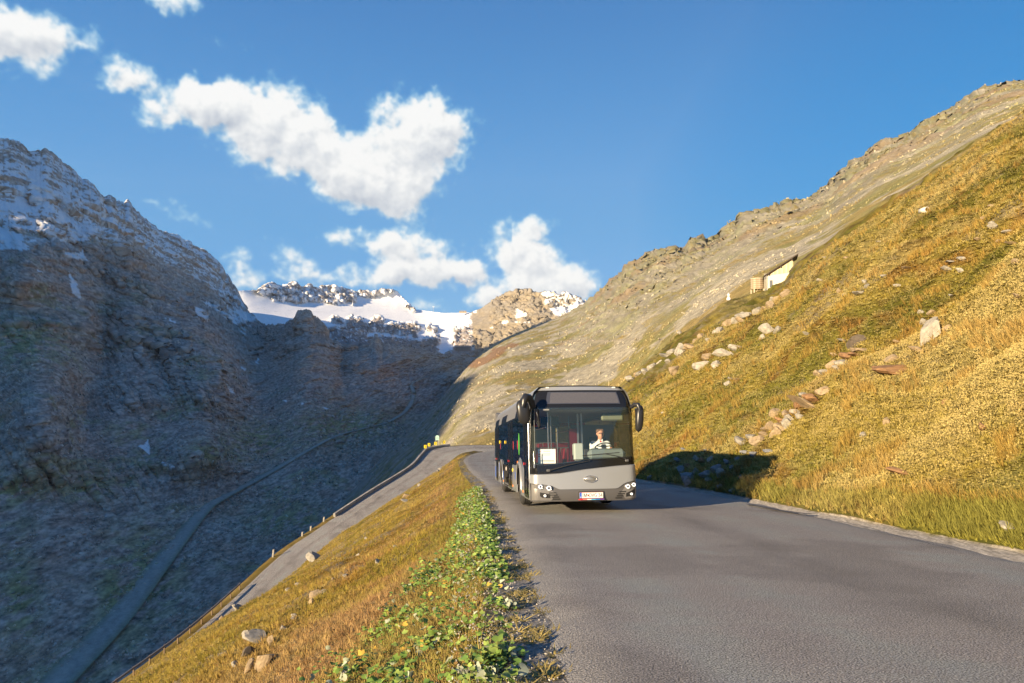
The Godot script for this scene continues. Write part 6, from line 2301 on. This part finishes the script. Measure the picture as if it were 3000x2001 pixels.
	inst("wall", b.done(), mats["sign_white"], bx)
	b = Mb.new()
	b.cbox(Vector3(0, 1.68, 0), Vector3(4.0, 0.16, 3.0), 0.05)
	inst("roof", b.done(), mats["sign_white"], bx)
	var sp := thing("snow_pole", "thin wooden snow pole standing behind the bus roof", "pole", Transform3D(Basis(), NS.p[hit(NS, 1771, 1136)]))
	b = Mb.new()
	b.tube([Vector3(0, -0.3, 0), Vector3(0.01, 2.3, 0)], [0.035, 0.03], 6)
	inst("stick", b.done(), mats["board_b"], sp)

func build_roadside() -> void:
	var conc := [mat("parapet_a", lin(0.50, 0.47, 0.42), 0.9), mat("parapet_b", lin(0.44, 0.41, 0.37), 0.9), mat("parapet_c", lin(0.55, 0.51, 0.45), 0.9)]
	for m in conc:
		m.albedo_texture = mats["stone_grain"]
		m.uv1_triplanar = true
	# low concrete parapet round the outside of the hairpin, block by block
	var w := thing("parapet_wall", "low pale concrete block parapet along the outer edge of the hairpin", "wall")
	var tt := 14.25
	var i := 0
	while tt < 18.55:
		var a := road_edge(tt, true)
		var step := 0.02
		while road_edge(tt + step, true).distance_to(a) < 2.0:
			step += 0.01
		var c := road_edge(tt + step, true)
		var inn := (road_edge(tt, false) - a).normalized()
		var dir := (c - a).normalized()
		var mid := (a + c) * 0.5 - inn * 0.05
		var side := dir.cross(Vector3.UP).normalized()
		var bs := Basis(dir, side.cross(dir).normalized(), side)
		var b := Mb.new()
		b.cbox(mid + Vector3(0, 0.22, 0), Vector3(a.distance_to(c) - 0.04, 0.62, 0.42), 0.05, bs)
		inst("block", b.done(), conc[i % 3], w)
		i += 1
		tt += step
	# yellow chevron boards and the information board at the bend
	var yel := mat("chevron_yellow", lin(0.78, 0.62, 0.02), 0.5)
	var blk := mat("chevron_black", lin(0.02, 0.02, 0.02), 0.6)
	var spots := [[1246, 1320, 150.0, "nearest yellow chevron board, at the lower left end of the bend"], [1257, 1314, 154.0, "second yellow chevron board from the left at the bend"], [1276, 1310, 158.5, "yellow chevron board standing under the pale information board"], [1301, 1306, 160.5, "farthest yellow chevron board, right of the information board"]]
	for s in spots:
		var o := thing("chevron_sign", s[3], "sign", Transform3D(Basis(Vector3.UP, 0.1), P(s[0], s[1], s[2])), "chevron boards at the hairpin")
		var b := Mb.new()
		b.tube([Vector3(0, -0.6, 0), Vector3(0, 1.2, 0)], [0.04, 0.04], 6)
		inst("post", b.done(), mat("post_grey", lin(0.3, 0.3, 0.3), 0.5, 0.5), o)
		b = Mb.new()
		b.cbox(Vector3(0, 0.85, 0.05), Vector3(0.56, 0.72, 0.03), 0.01)
		inst("board", b.done(), yel, o)
		b = Mb.new()
		b.poly(PackedVector2Array([Vector2(-0.14, 1.12), Vector2(0.0, 1.12), Vector2(0.18, 0.85), Vector2(0.0, 0.58), Vector2(-0.14, 0.58), Vector2(0.04, 0.85)]), 0.067, 0.075)
		inst("arrow", b.done(), blk, o)
	var inf := thing("information_board", "pale green round-topped information board on two legs at the hairpin", "sign", Transform3D(Basis(Vector3.UP, 0.1), P(1281, 1308, 159.5)))
	var b2 := Mb.new()
	var ol := PackedVector2Array([Vector2(-0.42, 1.45), Vector2(0.42, 1.45), Vector2(0.42, 2.25)])
	for k in range(1, 9):
		var a := PI * k / 9.0
		ol.append(Vector2(cos(a) * 0.42, 2.25 + sin(a) * 0.36))
	ol.append(Vector2(-0.42, 2.25))
	b2.poly(ol, 0.0, 0.05)
	inst("board", b2.done(), mat("board_mint", lin(0.42, 0.66, 0.56), 0.6), inf)
	b2 = Mb.new()
	b2.box(Vector3(0, 2.0, 0.055), Vector3(0.5, 0.06, 0.008))
	b2.box(Vector3(0, 1.85, 0.055), Vector3(0.6, 0.04, 0.008))
	inst("print_line", b2.done(), mat("board_print", lin(0.20, 0.42, 0.34), 0.6), inf)
	for x in [-0.36, 0.36]:
		b2 = Mb.new()
		b2.tube([Vector3(x, -0.5, 0), Vector3(x, 1.5, 0)], [0.035, 0.035], 6)
		inst("leg", b2.done(), mat("post_pale", lin(0.6, 0.6, 0.58), 0.5), inf)
	# stone and wooden markers along the lower road
	for s in [[20.05, 0.95, "white marker post leaning at the edge of the lower road"], [18.95, 0.55, "pale marker stone near the parapet end on the lower road"], [19.15, 0.5, "second pale marker stone below the parapet end"], [18.7, 0.6, "pale marker stone touching the parapet end"]]:
		var p := road_edge(s[0], true) + Vector3(-0.7, 0, 0)
		var o := thing("marker_post", s[2], "post", Transform3D(Basis(Vector3(0, 0, 1), -0.08), p), "markers along the lower road")
		var b := Mb.new()
		b.cbox(Vector3(0, s[1] * 0.5 - 0.1, 0), Vector3(0.24, s[1] + 0.2, 0.18), 0.04)
		inst("stone_post", b.done(), conc[2], o)
		b = Mb.new()
		b.cbox(Vector3(0, s[1] + 0.01, 0), Vector3(0.25, 0.05, 0.19), 0.02)
		inst("cap", b.done(), conc[0], o)
	# guard rail above the lower road
	var gr := thing("guard_rail", "weathered guard rail on short posts above the valley", "guard rail")
	var rust := mat("rail_steel", lin(0.30, 0.25, 0.20), 0.55, 0.5)
	var last := Vector3.ZERO
	tt = 20.55
	while tt < 23.2:
		var p := road_edge(tt, true) + Vector3(-0.35, 0, 0)
		if last != Vector3.ZERO:
			var b := Mb.new()
			for yy in [0.62, 0.78]:
				b.tube([last + Vector3(0.08, yy, 0), p + Vector3(0.08, yy, 0)], [0.075, 0.075], 6, true, 0.5)
			b.tube([last + Vector3(0.06, 0.70, 0), p + Vector3(0.06, 0.70, 0)], [0.06, 0.06], 6, true, 0.6)
			inst("beam", b.done(), rust, gr)
		var c := Mb.new()
		c.cbox(p + Vector3(0, 0.30, 0), Vector3(0.12, 1.0, 0.12), 0.015)
		inst("post", c.done(), mat("rail_post", lin(0.20, 0.14, 0.09), 0.8), gr)
		last = p
		var step := 0.02
		while road_edge(tt + step, true).distance_to(road_edge(tt, true)) < 2.0:
			step += 0.01
		tt += step
	# tar seams and a dark repair along the right edge of the road
	var road := get_node("road")
	var seams := [[[2190, 1481], [2235, 1489], [2290, 1500], [2330, 1507], [2380, 1512]], [[2330, 1507], [2450, 1530], [2560, 1556], [2640, 1580], [2800, 1618]]]
	var wid := [0.09, 0.014, 0.008, 0.010, 0.008]
	for q in range(seams.size()):
		var b := Mb.new()
		b.smooth(false)
		var pts := []
		for s in seams[q]:
			var rv := P(s[0], s[1], 1.0) - CAM
			# down to the road surface: y = 0.129 z
			var dd := 1.5 / (-rv.y - 0.129)
			pts.append(CAM + rv * dd + Vector3(0, 0.045, 0))
		var fine := []
		for k in range(61):
			var p := spline(pts, k / 60.0)
			p.x += 0.06 * fb(p, 0.5)
			fine.append(p)
		for k in range(60):
			var wd: float = wid[q] * (0.6 + 0.6 * absf(fb(fine[k], 0.3)) * 2.0)
			var wd2: float = wid[q] * (0.6 + 0.6 * absf(fb(fine[k + 1], 0.3)) * 2.0)
			var sd: Vector3 = (fine[k + 1] - fine[k]).normalized().cross(Vector3.UP)
			b.quad(fine[k] - sd * wd, fine[k] + sd * wd, fine[k + 1] + sd * wd2, fine[k + 1] - sd * wd2)
		inst("tar_seam", b.done(), mat("tar", lin(0.10, 0.09, 0.083), 0.75), road)

func block_building(called: String, label: String, px: float, py: float, d: float, w: float, h: float, dep: float, wall: Material, roof: Material, win: int, turn := 0.0) -> Node3D:
	var t := thing(called, label, "building", Transform3D(Basis(Vector3.UP, turn), P(px, py, d)))
	var b := Mb.new()
	b.box(Vector3(0, h * 0.5 - 3.0, 0), Vector3(w, h + 6.0, dep))
	inst("wall", b.done(), wall, t)
	b = Mb.new()
	b.cbox(Vector3(0, h + 0.35, 0), Vector3(w + 1.4, 0.7, dep + 1.4), 0.1)
	inst("roof", b.done(), roof, t)
	for i in range(win):
		b = Mb.new()
		b.box(Vector3(lerpf(-w * 0.5, w * 0.5, (i + 0.5) / win), h * 0.55, dep * 0.5 + 0.03), Vector3(w / win * 0.7, h * 0.45, 0.1))
		inst("window", b.done(), mat("far_window", lin(0.05, 0.07, 0.10), 0.1), t)
	return t

func build_far_things() -> void:
	var dk := mat("lodge_dark", lin(0.10, 0.11, 0.13), 0.6)
	var wh := mat("lodge_white", lin(0.72, 0.72, 0.70), 0.7)
	var rf := mat("lodge_roof", lin(0.30, 0.30, 0.31), 0.6)
	block_building("valley_station", "long dark glazed station building at the foot of the ski slope", 1356, 1022, 2080.0, 44.0, 6.0, 14.0, dk, rf, 9)
	block_building("white_block", "white cube-shaped building right of the long dark station", 1386, 1020, 2070.0, 8.0, 9.0, 10.0, wh, rf, 1)
	block_building("mountain_restaurant", "sunlit low building with dark wing right of the station", 1450, 1014, 2350.0, 40.0, 7.0, 14.0, dk, rf, 6)
	block_building("ochre_annex", "small ochre annex beside the sunlit low building", 1466, 1012, 2340.0, 8.0, 6.0, 8.0, mat("ochre", lin(0.50, 0.26, 0.08), 0.7), rf, 2)
	block_building("ridge_station", "small lift station on the skyline where the glacier meets rock", 1356, 914, 3250.0, 34.0, 5.0, 12.0, mat("station_grey", lin(0.34, 0.28, 0.22), 0.7), rf, 4)
	block_building("slope_hut", "tiny pale hut on the scree right of the restaurant", 1564, 978, 1700.0, 9.0, 5.0, 6.0, wh, rf, 1)
	var py := thing("lift_mast", "slim mast with a white box top on the glacier skyline", "mast", Transform3D(Basis(), P(1270, 916, 3300.0)))
	var b := Mb.new()
	b.tube([Vector3(0, -8, 0), Vector3(-0.5, 27, 0)], [0.9, 0.6], 6)
	inst("mast", b.done(), mat("mast_grey", lin(0.35, 0.35, 0.38), 0.5, 0.3), py)
	b = Mb.new()
	b.cbox(Vector3(-0.5, 28, 0), Vector3(9.0, 2.6, 3.0), 0.4)
	inst("box", b.done(), wh, py)

func _ready() -> void:
	rng.seed = 20240907
	for n in [fbm, rdg]:
		n.seed = 11
		n.frequency = 1.0
		n.noise_type = FastNoiseLite.TYPE_SIMPLEX_SMOOTH
		n.fractal_octaves = 4
		n.fractal_gain = 0.5
	fbm.fractal_type = FastNoiseLite.FRACTAL_FBM
	rdg.fractal_type = FastNoiseLite.FRACTAL_RIDGED
	# camera
	var cam := Camera3D.new()
	cam.name = "camera"
	add_child(cam)
	cam.position = CAM
	cam.rotation.x = pitch
	cam.fov = rad_to_deg(2.0 * atan(1000.5 / F))
	cam.near = 0.1
	cam.far = 20000.0
	cam.current = true
	# sky and exposure
	var env := Environment.new()
	env.background_mode = Environment.BG_SKY
	var sky := Sky.new()
	var pan := PanoramaSkyMaterial.new()
	pan.panorama = tex(make_sky())
	sky.sky_material = pan
	env.sky = sky
	env.background_energy_multiplier = 0.44
	env.tonemap_mode = Environment.TONE_MAPPER_LINEAR
	env.tonemap_exposure = 2.4
	env.fog_enabled = true
	env.fog_density = 0.00004
	env.fog_light_color = Color(0.95, 0.97, 1.0)
	env.sdfgi_enabled = true
	env.ssao_enabled = true
	env.ssil_enabled = true
	var we := WorldEnvironment.new()
	we.name = "environment"
	we.environment = env
	add_child(we)
	# the low evening sun, behind the camera on the left
	var sun := DirectionalLight3D.new()
	sun.name = "sun"
	add_child(sun)
	sun.look_at_from_position(Vector3.ZERO, Vector3(1.0, -0.405, -0.97), Vector3.UP)
	sun.light_color = Color(1.0, 0.90, 0.74)
	sun.light_energy = 1.6
	sun.light_angular_distance = 0.5
	sun.shadow_enabled = true
	print("sky done ", Time.get_ticks_msec())
	build_road()
	build_hillside()
	build_bank()
	print("near done ", Time.get_ticks_msec())
	build_mountain()
	build_glacier()
	build_far_slope()
	build_shade_ridge()
	print("far done ", Time.get_ticks_msec())
	build_bus()
	build_grass()
	build_stones()
	build_leaves()
	build_hut()
	build_roadside()
	build_far_things()
	print("plants done ", Time.get_ticks_msec())
